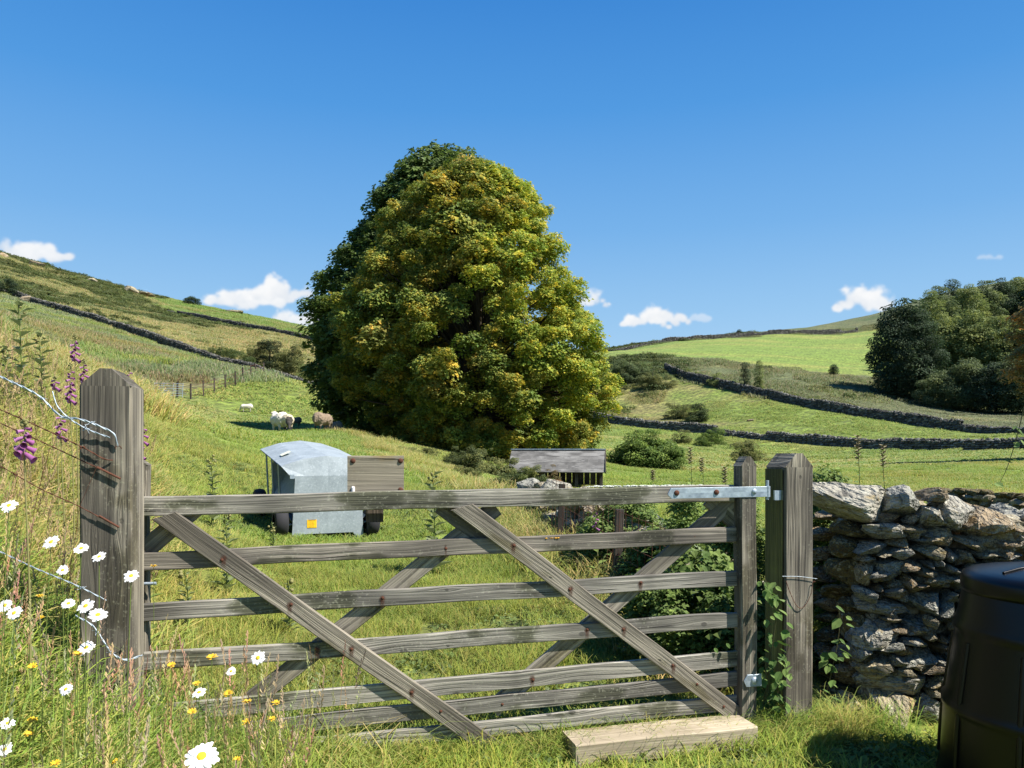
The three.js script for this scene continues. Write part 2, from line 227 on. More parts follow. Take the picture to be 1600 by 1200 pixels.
// what grows where, linear base colours
const mix3 = (a, b, t) => [lerp(a[0], b[0], t), lerp(a[1], b[1], t), lerp(a[2], b[2], t)];
const GREEN = [0.180, 0.215, 0.036], LUSH = [0.150, 0.210, 0.032], TAN = [0.27, 0.235, 0.085], HILL = [0.180, 0.182, 0.058], BRACKEN = [0.060, 0.095, 0.022], GREY = [0.135, 0.165, 0.070], EARTH = [0.10, 0.085, 0.04];
function cover(x, z) { // { c: colour, kind, scrub: share of dark scrub }
  const D = Math.max(-z, 1.5), u = uOf(x, D), big = fbm(x * 0.05 + 5, z * 0.05, 4), mid = fbm(x * 0.22, z * 0.22 + 9, 4), fine = fbm(x * 1.3 + 2, z * 1.3, 3);
  let c, scrub = 0, kind = 'pasture';
  if (u < 720 && D > table(LEFT_WALL, u)) {
    c = mix3(HILL, TAN, smooth(mid * 0.6 + big * 0.4, 0.42, 0.68) * 0.75); scrub = smooth(big * 0.62 + mid * 0.5 + (u < 220 ? 0.07 : -0.02), 0.57, 0.68); c = mix3(c, BRACKEN, scrub * 0.85); kind = 'hill';
    if (u > 250 && D > table(UPPER_WALL, u)) { c = mix3([0.125, 0.19, 0.035], HILL, smooth(mid, 0.4, 0.7) * 0.6); scrub *= 0.2; }
  } else if (u >= 720 && D > table(SLOPE_WALL, u) || (u > 720 && u < 1040 && D > 140)) {
    const lo = table([[960, 170], [1100, 163], [1200, 154], [1300, 147], [1400, 140]], u), hi = table(TOP_WALL, u);
    if (D > lo && D < hi && u < 1460) { c = mix3([0.165, 0.24, 0.040], [0.25, 0.27, 0.060], smooth(fbm(x * 0.03, z * 0.16, 4), 0.45, 0.7) * 0.8); kind = 'far pasture'; }
    else { c = mix3([0.105, 0.125, 0.048], TAN, smooth(mid, 0.45, 0.8) * 0.3); scrub = smooth(big * 0.5 + mid * 0.5 + (u < 1080 ? 0.2 : 0), 0.52, 0.66); c = mix3(c, BRACKEN, scrub * 0.9); kind = 'scrub'; }
  } else if (u >= 860 && D > table(VALLEY_WALL, u)) {
    c = mix3([0.15, 0.205, 0.032], [0.215, 0.19, 0.065], smooth(mid * 0.5 + big * 0.5 + (1150 - u) / 900, 0.45, 0.7)); scrub = smooth(big * 0.5 + mid * 0.6 + (1060 - u) / 500, 0.66, 0.78) * 0.7; c = mix3(c, BRACKEN, scrub * 0.6); kind = 'far pasture';
  } else if (u < 420 && D > lerp(table([[0, 14], [120, 26], [230, 52], [420, 66]], u), 0, 0)) { c = mix3(GREY, [0.15, 0.19, 0.04], smooth(mid, 0.4, 0.7)); c = mix3(c, [0.19, 0.14, 0.06], smooth(big, 0.6, 0.72) * 0.5); kind = 'rough grass'; }
  else {
    const far = smooth(D, 12, 40); c = mix3(mix3(LUSH, GREEN, smooth(mid, 0.35, 0.65)), TAN, smooth(mid * 0.6 + fine * 0.4, 0.5, 0.74) * (0.28 + 0.12 * far) + (u < 420 ? smooth(420 - u, 0, 260) * 0.28 : 0));
    if (u < 250 && D > 3.4) kind = 'bank';
  }
  const j = 0.86 + 0.28 * fine; return { c: [c[0] * j, c[1] * j, c[2] * j], kind, scrub, u, D };
}
{
  const rows = 470, cols = 400, p = new Float32Array(rows * cols * 3), uv = new Float32Array(rows * cols * 2), col = new Float32Array(rows * cols * 3), idx = [];
  for (let j = 0; j < rows; j++) {
    const t = j / (rows - 1), z = j < 30 ? lerp(60, 0.5, Math.pow(j / 30, 0.5)) : 0.5 - 2.4 * (Math.exp((j - 30) / (rows - 31) * Math.log(520 / 2.4 + 1)) - 1);
    for (let i = 0; i < cols; i++) {
      const s = (i / (cols - 1) - 0.5) * 2, x = s * 1.25 * (5 + Math.abs(z)), o = j * cols + i; p[o * 3] = x; p[o * 3 + 2] = z; p[o * 3 + 1] = ground(x, z);
      const c = cover(x, z).c; for (let k = 0; k < 3; k++) col[o * 3 + k] = c[k]; uv[o * 2] = x / 6; uv[o * 2 + 1] = z / 6;
    }
  }
  for (let j = 0; j < rows - 1; j++) for (let i = 0; i < cols - 1; i++) { const a = j * cols + i; idx.push(a, a + 1, a + cols, a + 1, a + cols + 1, a + cols); }
  const g = new THREE.BufferGeometry(); g.setAttribute('position', new THREE.BufferAttribute(p, 3)); g.setAttribute('uv', new THREE.BufferAttribute(uv, 2)); g.setAttribute('color', new THREE.BufferAttribute(col, 3)); g.setIndex(idx); g.computeVertexNormals();
  const N = 1024, P = (a, b, f) => { const w = smooth(a, 0.9, 1), q = smooth(b, 0.9, 1); return f(a, b) * (1 - w) * (1 - q) + f(a - 1, b) * w * (1 - q) + f(a, b - 1) * (1 - w) * q + f(a - 1, b - 1) * w * q; };
  const detail = texture(N, N, (a, b) => { const n = P(a, b, (x, y) => fbm(x * 12 + 20, y * 12 + 20, 6)), m = vnoise(a * 380, b * 380), v = 0.72 + (n - 0.5) * 0.75 + (m - 0.5) * 0.28; return [v, v, v * 0.98]; });
  const bump = texture(N, N, (a, b) => [0.5 + (P(a, b, (x, y) => fbm(x * 22 + 20, y * 22 + 20, 6)) - 0.5) * 1.3], false);
  const m = new THREE.MeshStandardMaterial({ vertexColors: true, map: detail, color: new THREE.Color().setRGB(1.5, 1.5, 1.5), bumpMap: bump, bumpScale: 0.12, roughness: 1, name: 'turf' });
  const o = part('ground', g, m, scene); tag(o, 'green sheep pasture rising to rough grassy hills on both sides', 'ground', null, 'structure');
}

// ---------------------------------------------------------------- stones
const crease = (g, a) => { g = toCreasedNormals(g, a); return g; };
function stoneShape(seed, detail = 2, cuts = 9) {
  const r = rng(seed), base = mergeVertices(new THREE.IcosahedronGeometry(1, detail).deleteAttribute('normal').deleteAttribute('uv')), g = base, p = g.attributes.position, planes = [], v = V(0, 0, 0);
  for (let i = 0; i < cuts; i++) planes.push([V(r() - 0.5, r() - 0.5, r() - 0.5).normalize(), 0.52 + r() * 0.36]);
  for (let i = 0; i < p.count; i++) {
    v.fromBufferAttribute(p, i); v.set(Math.sign(v.x) * Math.pow(Math.abs(v.x), 0.5), Math.sign(v.y) * Math.pow(Math.abs(v.y), 0.5), Math.sign(v.z) * Math.pow(Math.abs(v.z), 0.5));
    for (const [n, d] of planes) { const e = v.dot(n) - d * 1.12; if (e > 0) v.addScaledVector(n, -e); }
    v.multiplyScalar(1 + (noise3(v.x * 2.2 + seed, v.y * 2.2, v.z * 2.2 + 40) - 0.5) * 0.09 + (noise3(v.x * 5 + seed, v.y * 9, v.z * 5 + 20) - 0.5) * 0.08 + (noise3(v.x * 14 + seed, v.y * 18, v.z * 14 + 70) - 0.5) * 0.045); p.setXYZ(i, v.x, v.y, v.z);
  }
  g.computeBoundingBox(); const b = g.boundingBox, c = b.getCenter(V(0, 0, 0)), s = b.getSize(V(0, 0, 0)); g.translate(-c.x, -c.y, -c.z); g.scale(1 / s.x, 1 / s.y, 1 / s.z);
  return g; // about one unit in each direction
}
const STONES = []; for (let i = 0; i < 12; i++) { let g = crease(stoneShape(100 + i * 7, 4, 17), 0.42); g = boxUV(g, 0.55); const uv = g.attributes.uv, r = rng(i + 3), a = r(), b = r(); for (let k = 0; k < uv.count; k++) uv.setXY(k, uv.getX(k) + a, uv.getY(k) + b); STONES.push(g); }
const SMALL_STONES = []; for (let i = 0; i < 4; i++) SMALL_STONES.push(boxUV(crease(stoneShape(300 + i * 5, 0, 5), 0.3), 0.5));
function fieldWall(label, line, height, tone, seed, spare = 1) {
  const r = rng(seed), g = thing('dry_stone_wall', label, 'stone wall'), curve = new THREE.CatmullRomCurve3(line.map(([u, D]) => { const q = onGround(u, D); return V(q.x, 0, q.z); })), L = curve.getLength();
  const p0 = onGround(...line[0]); g.position.copy(p0);
  const lists = SMALL_STONES.map(() => []), core = GB(), steps = Math.ceil(L / 1.5);
  const H = (s) => height * (0.62 + 0.62 * fbm(s * 0.16 + seed, 3, 4)) * (fbm(s * 0.05 + seed * 3, 9, 2) > 0.74 ? 0.55 : 1);
  for (let i = 0; i <= steps; i++) { // rubble core
    const t = i / steps, q = curve.getPointAt(t), d = curve.getTangentAt(t), n = V(-d.z, 0, d.x), h = H(t * L) - 0.12, y = ground(q.x, q.z);
    for (const [s, e] of [[-0.24, -0.4], [-0.17, h], [0.17, h], [0.24, -0.4]]) core.p.push(q.x + n.x * s - p0.x, y + e - p0.y, q.z + n.z * s - p0.z);
    if (i) for (let k = 0; k < 3; k++) { const a = (i - 1) * 4 + k, b = i * 4 + k; core.i.push(a, b, a + 1, b, b + 1, a + 1); }
  }
  part('rubble_core', gbBuild(core), new THREE.MeshStandardMaterial({ color: new THREE.Color().setRGB(tone, tone * 0.97, tone * 0.88), roughness: 1 }), g);
  for (let s = 0; s < L; s += 0.34 * spare) {
    const t = s / L, q = curve.getPointAt(t), d = curve.getTangentAt(t), n = V(-d.z, 0, d.x), h = H(s), y = ground(q.x, q.z), yaw = Math.atan2(-d.z, d.x);
    const put = (off, yy, sx, sy, sz, cope) => { const k = tone * (0.45 + r() * r() * 2.4), w = r() * 0.3; lists[Math.floor(r() * 4)].push({ m: mat4(V(q.x + n.x * off + d.x * (r() - 0.5) * 0.2 - p0.x, yy - p0.y, q.z + n.z * off + d.z * (r() - 0.5) * 0.2 - p0.z), (r() - 0.5) * 0.4, yaw + (r() - 0.5) * 0.5, (r() - 0.5) * (cope ? 0.7 : 0.3), sx, sy, sz), c: [k * (1 + w * 0.2), k, k * (0.92 - w * 0.3)] }); };
    for (const side of [-1, 1]) for (let e = -0.1; e < h - 0.1; e += 0.2 * spare) put(side * (0.27 - 0.08 * e / h), y + e + 0.1 + (r() - 0.5) * 0.06, (0.28 + r() * 0.22) * spare, (0.15 + r() * 0.12) * spare, 0.24, false);
    put((r() - 0.5) * 0.1, y + h + 0.02, (0.2 + r() * 0.16) * spare, 0.26 + r() * 0.22, 0.42, true);
  }
  lists.forEach((l, i) => copies('wall_stones', SMALL_STONES[i], M.farStone, l, g));
  return g;
}
fieldWall('long dark dry stone wall climbing the hillside behind the sheep pasture', LEFT_WALL, 1.25, 0.075, 5);
fieldWall('thin dark dry stone wall crossing the upper hillside below the skyline bush', UPPER_WALL, 1.3, 0.06, 6, 1.5);
fieldWall('long grey dry stone wall along the valley bottom below the bracken slope', VALLEY_WALL, 1.0, 0.09, 8);
fieldWall('shaded dry stone wall running down the slope below the wood', SLOPE_WALL, 1.3, 0.075, 9);
fieldWall('dark dry stone wall along the skyline above the bright hay field', TOP_WALL, 1.4, 0.055, 10, 1.6);
{ // the low wall just beyond, near enough to show its stones
  const r = rng(12), A = onGround(1455, 16.5), B = onGround(1800, 12.2), o = thing('field_wall', 'low brown field wall running behind the rough stone wall', 'stone wall', A.clone());
  for (let i = 0; i < 210; i++) { const t = (i % 42) / 42 + r() * 0.02, row = Math.floor(i / 42), p = A.clone().lerp(B, t), w = 0.22 + r() * 0.18, h = 0.10 + r() * 0.06; p.x += (r() - 0.5) * 0.3; p.z += (r() - 0.5) * 0.3; p.y = ground(p.x, p.z) + 0.03 + row * 0.1; const k = part('stone', STONES[i % 12], row === 4 ? M.mossStone : M.stones[1 + i % 2], o); k.position.copy(p).sub(A); k.rotation.set((r() - 0.5) * 0.3, r() * 6, (r() - 0.5) * 0.3); k.scale.set(w, h, w * 0.8); }
}
// ---------------------------------------------------------------- timber pieces
// a sawn timber with eased edges, uneven faces and grain running along it; from a to b, h tall across 'up', t thick
const grainShift = rng(99);
function timber(a, b, h, t, up = V(0, 1, 0), o = {}) {
  const { ease = 0.004, seg = Math.max(2, Math.round(a.distanceTo(b) / 0.12)), wob = 0.0025, h1 = h, t1 = t, cut0 = 0, cut1 = 0 } = o;
  const d = b.clone().sub(a), L = d.length(); d.normalize(); const w = d.clone().cross(up).normalize(), y = w.clone().cross(d).normalize();
  const gu = grainShift() * 3, gv = grainShift() * 3, bld = GB(), ring = (s) => {
    const k = s / L, hh = lerp(h, h1, k) / 2, tt = lerp(t, t1, k) / 2, n1 = (fbm(s * 2 + gu * 9, 1, 2) - 0.5) * wob * 2, n2 = (fbm(s * 2 + gv * 9, 5, 2) - 0.5) * wob * 2;
    return [[-tt + ease, -hh], [tt - ease, -hh], [tt, -hh + ease], [tt, hh - ease], [tt - ease, hh], [-tt + ease, hh], [-tt, hh - ease], [-tt, -hh + ease]].map(([p, q]) => { const shear = lerp(cut0, cut1, k) * q; return a.clone().addScaledVector(d, s + shear).addScaledVector(w, p + n1).addScaledVector(y, q + n2); });
  };
  const rings = []; for (let i = 0; i <= seg; i++) rings.push(ring(L * i / seg));
  const peri = [0]; for (let j = 0; j < 8; j++) peri.push(peri[j] + rings[0][j].distanceTo(rings[0][(j + 1) % 8]));
  for (let j = 0; j < 8; j++) {
    const o0 = bld.p.length / 3;
    for (let i = 0; i <= seg; i++) for (const k of [0, 1]) { const q = rings[i][(j + k) % 8]; bld.p.push(q.x, q.y, q.z); bld.uv.push((L * i / seg + gu) / 2.4, (peri[j + k] + gv) / 0.6); }
    for (let i = 0; i < seg; i++) { const q = o0 + i * 2; bld.i.push(q, q + 1, q + 2, q + 1, q + 3, q + 2); }
  }
  for (const e of [0, seg]) { const o0 = bld.p.length / 3; rings[e].forEach((q) => { bld.p.push(q.x, q.y, q.z); const l = q.clone().sub(rings[e][0]); bld.uv.push((l.dot(y) * 0.25 + gu) / 2.4, (l.dot(w) + gv) / 0.6); }); for (let k = 1; k < 7; k++) e ? bld.i.push(o0, o0 + k, o0 + k + 1) : bld.i.push(o0, o0 + k + 1, o0 + k); }
  return gbBuild(bld);
}
// post with a gabled top: w wide, d deep, eaves at e, apex at p; foot below ground
function gabledPost(w, d, e, p, foot) {
  const b = GB(), gu = grainShift() * 3, gv = grainShift() * 3, N = 14, c = 0.008;
  const sec = [[-w / 2 + c, d / 2], [w / 2 - c, d / 2], [w / 2, d / 2 - c], [w / 2, -d / 2 + c], [w / 2 - c, -d / 2], [-w / 2 + c, -d / 2], [-w / 2, -d / 2 + c], [-w / 2, d / 2 - c]];
  let run = 0; const wob = (y, k) => (fbm(y * 1.7 + gu * 7, k * 5, 2) - 0.5) * 0.012;
  for (let j = 0; j < 8; j++) {
    const A = sec[j], B = sec[(j + 1) % 8], len = Math.hypot(A[0] - B[0], A[1] - B[1]), o0 = b.p.length / 3;
    for (let i = 0; i <= N; i++) for (const [q, k] of [[A, 0], [B, 1]]) { const top = e, y = lerp(foot, top, i / N); b.p.push(q[0] + wob(y, 1) , y, q[1] + wob(y, 2)); b.uv.push((y + gu) / 2.4, (run + len * k + gv) / 0.6); }
    for (let i = 0; i < N; i++) { const q = o0 + i * 2; b.i.push(q, q + 1, q + 2, q + 1, q + 3, q + 2); } run += len;
  }
  const wx = wob(e, 1), wz = wob(e, 2), face = (pts, su) => { const o0 = b.p.length / 3; pts.forEach(([x, y, z]) => { b.p.push(x + wx, y, z + wz); b.uv.push(((su ? z : y) + gu) / 2.4, (x + gv + 0.1) / 0.6); }); for (let k = 1; k < pts.length - 1; k++) b.i.push(o0, o0 + k, o0 + k + 1); };
  const h = d / 2, q = w / 2, r = w * 0.11;
  face([[-q, e, h], [q, e, h], [r, p - 0.004, h], [-r, p - 0.004, h]]); face([[q, e, -h], [-q, e, -h], [-r, p - 0.004, -h], [r, p - 0.004, -h]]);
  face([[q, e, h], [q, e, -h], [r, p - 0.004, -h], [r, p - 0.004, h]], 1); face([[-q, e, -h], [-q, e, h], [-r, p - 0.004, h], [-r, p - 0.004, -h]], 1); face([[-r, p - 0.004, h], [r, p - 0.004, h], [r, p - 0.004, -h], [-r, p - 0.004, -h]], 1);
  return gbBuild(b);
}
const DOME = new THREE.LatheGeometry([[0, 0.006], [0.007, 0.0052], [0.0115, 0.002], [0.0125, 0], [0.0125, -0.004]].map(([x, y]) => new THREE.Vector2(x, y)), 12).rotateX(Math.PI / 2);

// ---------------------------------------------------------------- the gate
const GL = V(-1.624, 0, -3.39), GR = V(1.306, 0, -4.02), GLEN = GL.distanceTo(GR), GYAW = Math.atan2(-(GR.z - GL.z), GR.x - GL.x);
const GX = GR.clone().sub(GL).normalize(), GN = V(-GX.z, 0, GX.x);
function onGate(u, v, out = 0) { // where the line of sight meets the gate's front plane: along, up
  const d = V((u - CU) / F, (CV - v) / F, -1), o = GL.clone().addScaledVector(GN, out), t = (o.clone().sub(V(0, EYE, 0)).dot(GN)) / d.dot(GN), q = V(0, EYE, 0).addScaledVector(d, t).sub(GL);
  return [q.dot(GX), q.y];
}
const gate = thing('field_gate', 'weathered grey seven-bar wooden field gate with diagonal braces, hung between two posts', 'gate', GL.clone());
gate.rotation.y = GYAW;
{
  const rows = [[0.086, 791, 771, 0.050], [0.079, 877, 836, 0.024], [0.079, 957, 904, 0.024], [0.079, 1035, 969, 0.024], [0.077, 1118, 1030, 0.024], [0.077, 1158, 1062, 0.024], [0.076, 1194, 1098, 0.024]], rails = [];
  rows.forEach(([h, vl, vr, t], i) => {
    const [s0, y0] = onGate(225, vl), [s1, y1] = onGate(1146, vr), a = V(-0.02, y0 - (y1 - y0) * 0.01, 0), b = V(s1 + (i ? 0.03 : 0.0), y1, 0);
    rails.push([a, b, h]);
    a.z = b.z = -t / 2 + (i ? 0 : 0.012);
    if (i !== 4) part('rail', timber(a, b, h, t, V(0, 1, 0), { wob: 0.006 }), M.rails[i % 3], gate);
    else { // the fifth rail has a knot hole right through it
      const m = lerp(0, 1, 0.32), q = a.clone().lerp(b, m), A = q.clone().addScaledVector(b.clone().sub(a).normalize(), -0.02), B = q.clone().addScaledVector(b.clone().sub(a).normalize(), 0.02);
      const w = b.distanceTo(a), s = new THREE.Shape([[0, -h / 2], [w, -h / 2], [w, h / 2], [0, h / 2]].map(([x, y]) => new THREE.Vector2(x, y))), hole = new THREE.Path(); hole.absellipse(w * m, -0.006, 0.019, 0.012, 0, 7, false); s.holes.push(hole);
      const e = new THREE.ExtrudeGeometry(s, { depth: t - 0.006, bevelEnabled: true, bevelSize: 0.002, bevelThickness: 0.003, bevelSegments: 1, curveSegments: 10 }), p = e.attributes.position, uv = e.attributes.uv;
      for (let k = 0; k < p.count; k++) uv.setXY(k, (p.getX(k) + 0.7) / 2.4, (p.getY(k) + p.getZ(k) + 0.21) / 0.6);
      e.translate(0, 0, -t / 2 + 0.003); e.rotateZ(Math.atan2(b.y - a.y, b.x - a.x)); e.translate(a.x, a.y, a.z); part('rail', e, M.rail, gate);
    }
  });
  const stileR0 = onGate(1150, 900), sR = stileR0[0] + 0.052;
  part('hanging_stile', gabledPost(0.092, 0.085, onGate(1168, 728)[1], onGate(1168, 712)[1], 0.075), M.post, gate).position.set(sR, 0, -0.0);
  part('closing_stile', gabledPost(0.075, 0.07, 1.40, 1.425, 0.03), M.post, gate).position.set(-0.03, 0, -0.06);
  const lines = []; // braces: front ones lie on the rails, rear ones behind them
  const brace = (u0, v0, u1, v1, w, front, bolts = true, cuts = [0, 0]) => {
    const out = front ? 0.013 : -0.037, [s0, y0] = onGate(u0, v0, front ? 0.02 : -0.025), [s1, y1] = onGate(u1, v1, front ? 0.02 : -0.025), a = V(s0, y0, out), b = V(s1, y1, out), d = b.clone().sub(a), tan = d.x / d.y;
    part('brace', timber(a, b, w, 0.024, V(0, 1, 0), { cut0: cuts[0], cut1: cuts[1], wob: 0.003 }), M.brace, gate);
    if (!bolts) return;
    rails.forEach(([p, q, h], i) => { // a bolt where it crosses each rail
      const m = (q.y - p.y) / (q.x - p.x), n = (b.y - a.y) / (b.x - a.x), x = (a.y - p.y + m * p.x - n * a.x) / (m - n), y = p.y + m * (x - p.x);
      if (x < Math.min(a.x, b.x) + 0.01 || x > Math.max(a.x, b.x) - 0.005 || i === 0 || (i % 2 === 0 && !front && i > 4)) return;
      const k = part('bolt', DOME, M.rust, gate); k.position.set(x + (R0() - 0.5) * 0.015, y + (R0() - 0.5) * 0.015, front ? 0.0255 : 0.0005); k.scale.set(0.62, 0.62, 0.6);
      if (i < 5) stain(x, y, front ? 0.0262 : 0.0012);
    });
  };
  const stainTex = texture(64, 128, (a, b) => { const x = a * 2 - 1, r = Math.hypot(x * 1.2, (b - 0.72) * 3.2), run = smooth(1 - Math.abs(x) * 1.7 - 0.25 * (fbm(a * 8, b * 3, 3)), 0, 0.6) * smooth(b, 0.02, 0.55) * (b < 0.72 ? 1 : 0), n = fbm(a * 10, b * 14, 4), s = Math.max(1 - smooth(r, 0.2, 0.9), run * 0.75) * (0.35 + 0.9 * n); return [0.30, 0.17, 0.11, clamp(s * 0.85, 0, 0.8)]; });
  stainTex.wrapS = stainTex.wrapT = THREE.ClampToEdgeWrapping;
  const stainMat = new THREE.MeshStandardMaterial({ map: stainTex, transparent: true, roughness: 0.95, name: 'rust stain' }), stainGeo = new THREE.PlaneGeometry(0.05, 0.075);
  function stain(x, y, z) { part('rust_stain', stainGeo, stainMat, gate).position.set(x, y - 0.016, z); }
  brace(256, 806, 784, 1180, 0.088, true, true, [0.72, 0.75]);
  brace(722, 792, 1158, 1122, 0.088, true, true, [0.75, 0.5]);
  brace(776, 793, 392, 1096, 0.086, false, true);
  brace(1146, 782, 770, 1110, 0.086, false, true);
  brace(305, 794, 222, 862, 0.086, false, false);
  brace(688, 790, 760, 846, 0.080, false, false);
  brace(1108, 780, 1172, 836, 0.080, false, false);
  // top hinge: strap with clipped corner, three bolts, eye
  const [h0, hy0] = onGate(1043, 771, 0.04), [h1, hy1] = onGate(1197, 768, 0.04), hl = h1 - h0, sh = new THREE.Shape([[0, 0], [0.016, 0.026], [hl, 0.026], [hl, -0.026], [0.018, -0.026], [0, -0.008]].map(([x, y]) => new THREE.Vector2(x, y)));
  const strapG = boxUV(new THREE.ExtrudeGeometry(sh, { depth: 0.006, bevelEnabled: true, bevelSize: 0.001, bevelThickness: 0.001, bevelSegments: 1 }), 3);
  const strap = part('hinge_strap', strapG, M.galv, gate); strap.position.set(h0, hy0, 0.0435); strap.rotation.z = Math.atan2(hy1 - hy0, hl);
  [[1056, M.rust], [1118, M.rust], [1177, M.galv]].forEach(([u, m]) => { const k = part('bolt', DOME, m, strap); k.position.set(onGate(u, 770, 0.04)[0] - h0, 0.002, 0.0085); k.scale.setScalar(1.15); });
  part('hinge_eye', new THREE.CylinderGeometry(0.015, 0.015, 0.056, 14), M.galv, gate).position.set(h1 + 0.008, hy1, 0.038);
  part('hinge_pin', new THREE.CylinderGeometry(0.0085, 0.0085, 0.10, 10), M.galv, gate).position.set(h1 + 0.008, hy1 + 0.008, 0.038);
  // bottom hinge plate
  const [l0, ly] = onGate(1162, 1064, 0.045), lp = new THREE.Shape([[0, 0], [0.02, 0.03], [0.098, 0.03], [0.098, -0.03], [0.014, -0.03]].map(([x, y]) => new THREE.Vector2(x, y)));
  const low = part('hinge_plate', boxUV(new THREE.ExtrudeGeometry(lp, { depth: 0.006, bevelEnabled: true, bevelSize: 0.001, bevelThickness: 0.001, bevelSegments: 1 }), 3), M.galv, gate); low.position.set(l0, ly, 0.0435);
  const lb = part('bolt', DOME, M.galv, low); lb.position.set(0.058, 0, 0.0085); lb.scale.setScalar(1.5);
  const latch = part('latch_pin', new THREE.CylinderGeometry(0.007, 0.007, 0.06, 8).rotateZ(Math.PI / 2), M.galv, gate); latch.position.set(0.02, onGate(228, 912)[1], 0.0);
  // grey and orange lichen crusts growing on top of the rails
  const lich = (u, v, len, col, seed) => { const r = rng(seed), list = []; const [s, y] = onGate(u, v, 0); for (let i = 0; i < len * 260; i++) { const g = new THREE.IcosahedronGeometry(0.004 + r() * 0.006, 0); g.scale(1.3, 0.55, 1); g.rotateY(r() * 6); g.translate((r() - 0.5) * len, (r() - 0.5) * 0.004, (r() - 0.5) * 0.026); list.push(g); } const m = part('lichen_crust', merged(list), new THREE.MeshStandardMaterial({ color: col, roughness: 1 }), gate); m.position.set(s, y, -0.012); };
  lich(1010, 759.5, 0.62, '#aeb1a6', 3); lich(868, 841, 0.13, '#b98a2c', 4);
}
// wooden board fixed behind the top rail
{
  const [s, y] = onGate(587, 741, -0.09), p = GL.clone().addScaledVector(GX, s).addScaledVector(GN, -0.075); p.y = y - 0.16;
  const o = thing('sign_board', 'back of a square wooden notice board bolted behind the gate top rail', 'sign', p); o.rotation.y = GYAW;
  part('board', timber(V(-0.133, 0.15, 0.0), V(0.133, 0.15, 0.0), 0.20, 0.02, V(0, 1, 0), { ease: 0.003 }), M.board, o);
  part('batten', timber(V(0.0, -0.07, 0.026), V(0.0, 0.235, 0.026), 0.082, 0.03, V(1, 0, 0)), M.darkWood, o).position.set(-0.005, 0, -0.05);
  for (const [x, yy] of [[-0.107, 0.225], [0.117, 0.225], [0.117, 0.085]]) part('bolt', DOME, M.rust, o).position.set(x, yy, 0.0115);
  part('insulator', new THREE.CapsuleGeometry(0.009, 0.022, 4, 8), new THREE.MeshStandardMaterial({ color: '#d8d4cc', roughness: 0.5 }), o).position.set(-0.107, 0.085, 0.016);
}
// gate posts
const postL = thing('gate_post', 'thick weathered gatepost with pointed top and barbed wire stapled to it', 'gatepost', V(-1.66, 0.15, -3.2));
postL.rotation.y = GYAW;
{
  const y0 = postL.position.y; part('timber', gabledPost(0.195, 0.2, EYE + (CV - 603) / F * 3.1 - y0, EYE + (CV - 574) / F * 3.1 - y0, -0.4), M.post, postL);
  part('staple', new THREE.TorusGeometry(0.012, 0.003, 5, 10, Math.PI), M.rust, postL).position.set(0.045, 1.32, 0.1);
}
const postR = thing('gate_post', 'square hinge post with a mossy green side and gabled top beside the stone wall', 'gatepost', GL.clone().addScaledVector(GX, GLEN + 0.185).addScaledVector(GN, -0.04));
postR.rotation.y = GYAW;
{
  const D = 4.03; part('timber', gabledPost(0.165, 0.19, EYE + (CV - 730) / F * D, EYE + (CV - 707) / F * D, -0.3), M.post, postR);
  const g = new THREE.PlaneGeometry(0.17, 1.42, 1, 8); g.rotateY(-Math.PI / 2); const uv = g.attributes.uv, p = g.attributes.position; for (let k = 0; k < p.count; k++) uv.setXY(k, (p.getY(k) + 3) / 2.4, p.getZ(k) / 0.6);
  part('algae_film', g, M.algae, postR, 'green algae growing over the shaded side of the post').position.set(-0.091, 0.66, 0);
  const br = part('hinge_bracket', boxUV(new THREE.BoxGeometry(0.05, 0.05, 0.012), 3), M.galv, postR); br.position.set(-0.105, EYE + (CV - 772) / F * D - 0.005, 0.07);
  const loop = []; for (let i = 0; i <= 14; i++) { const t = i / 14; loop.push(V(-0.08 + 0.17 * t, 0.79 - 0.01 * t - (t > 0.05 && t < 0.9 ? 0.14 * Math.sin(t * Math.PI) : 0), 0.1)); }
  part('wire_loop', tube(loop, 0.0018, 0.0018, 5), M.rust, postR); part('wire_loop', tube([V(-0.1, 0.815, 0.099), V(0, 0.81, 0.099), V(0.1, 0.795, 0.1)], 0.0014, 0.0014, 5), M.galv, postR);
}
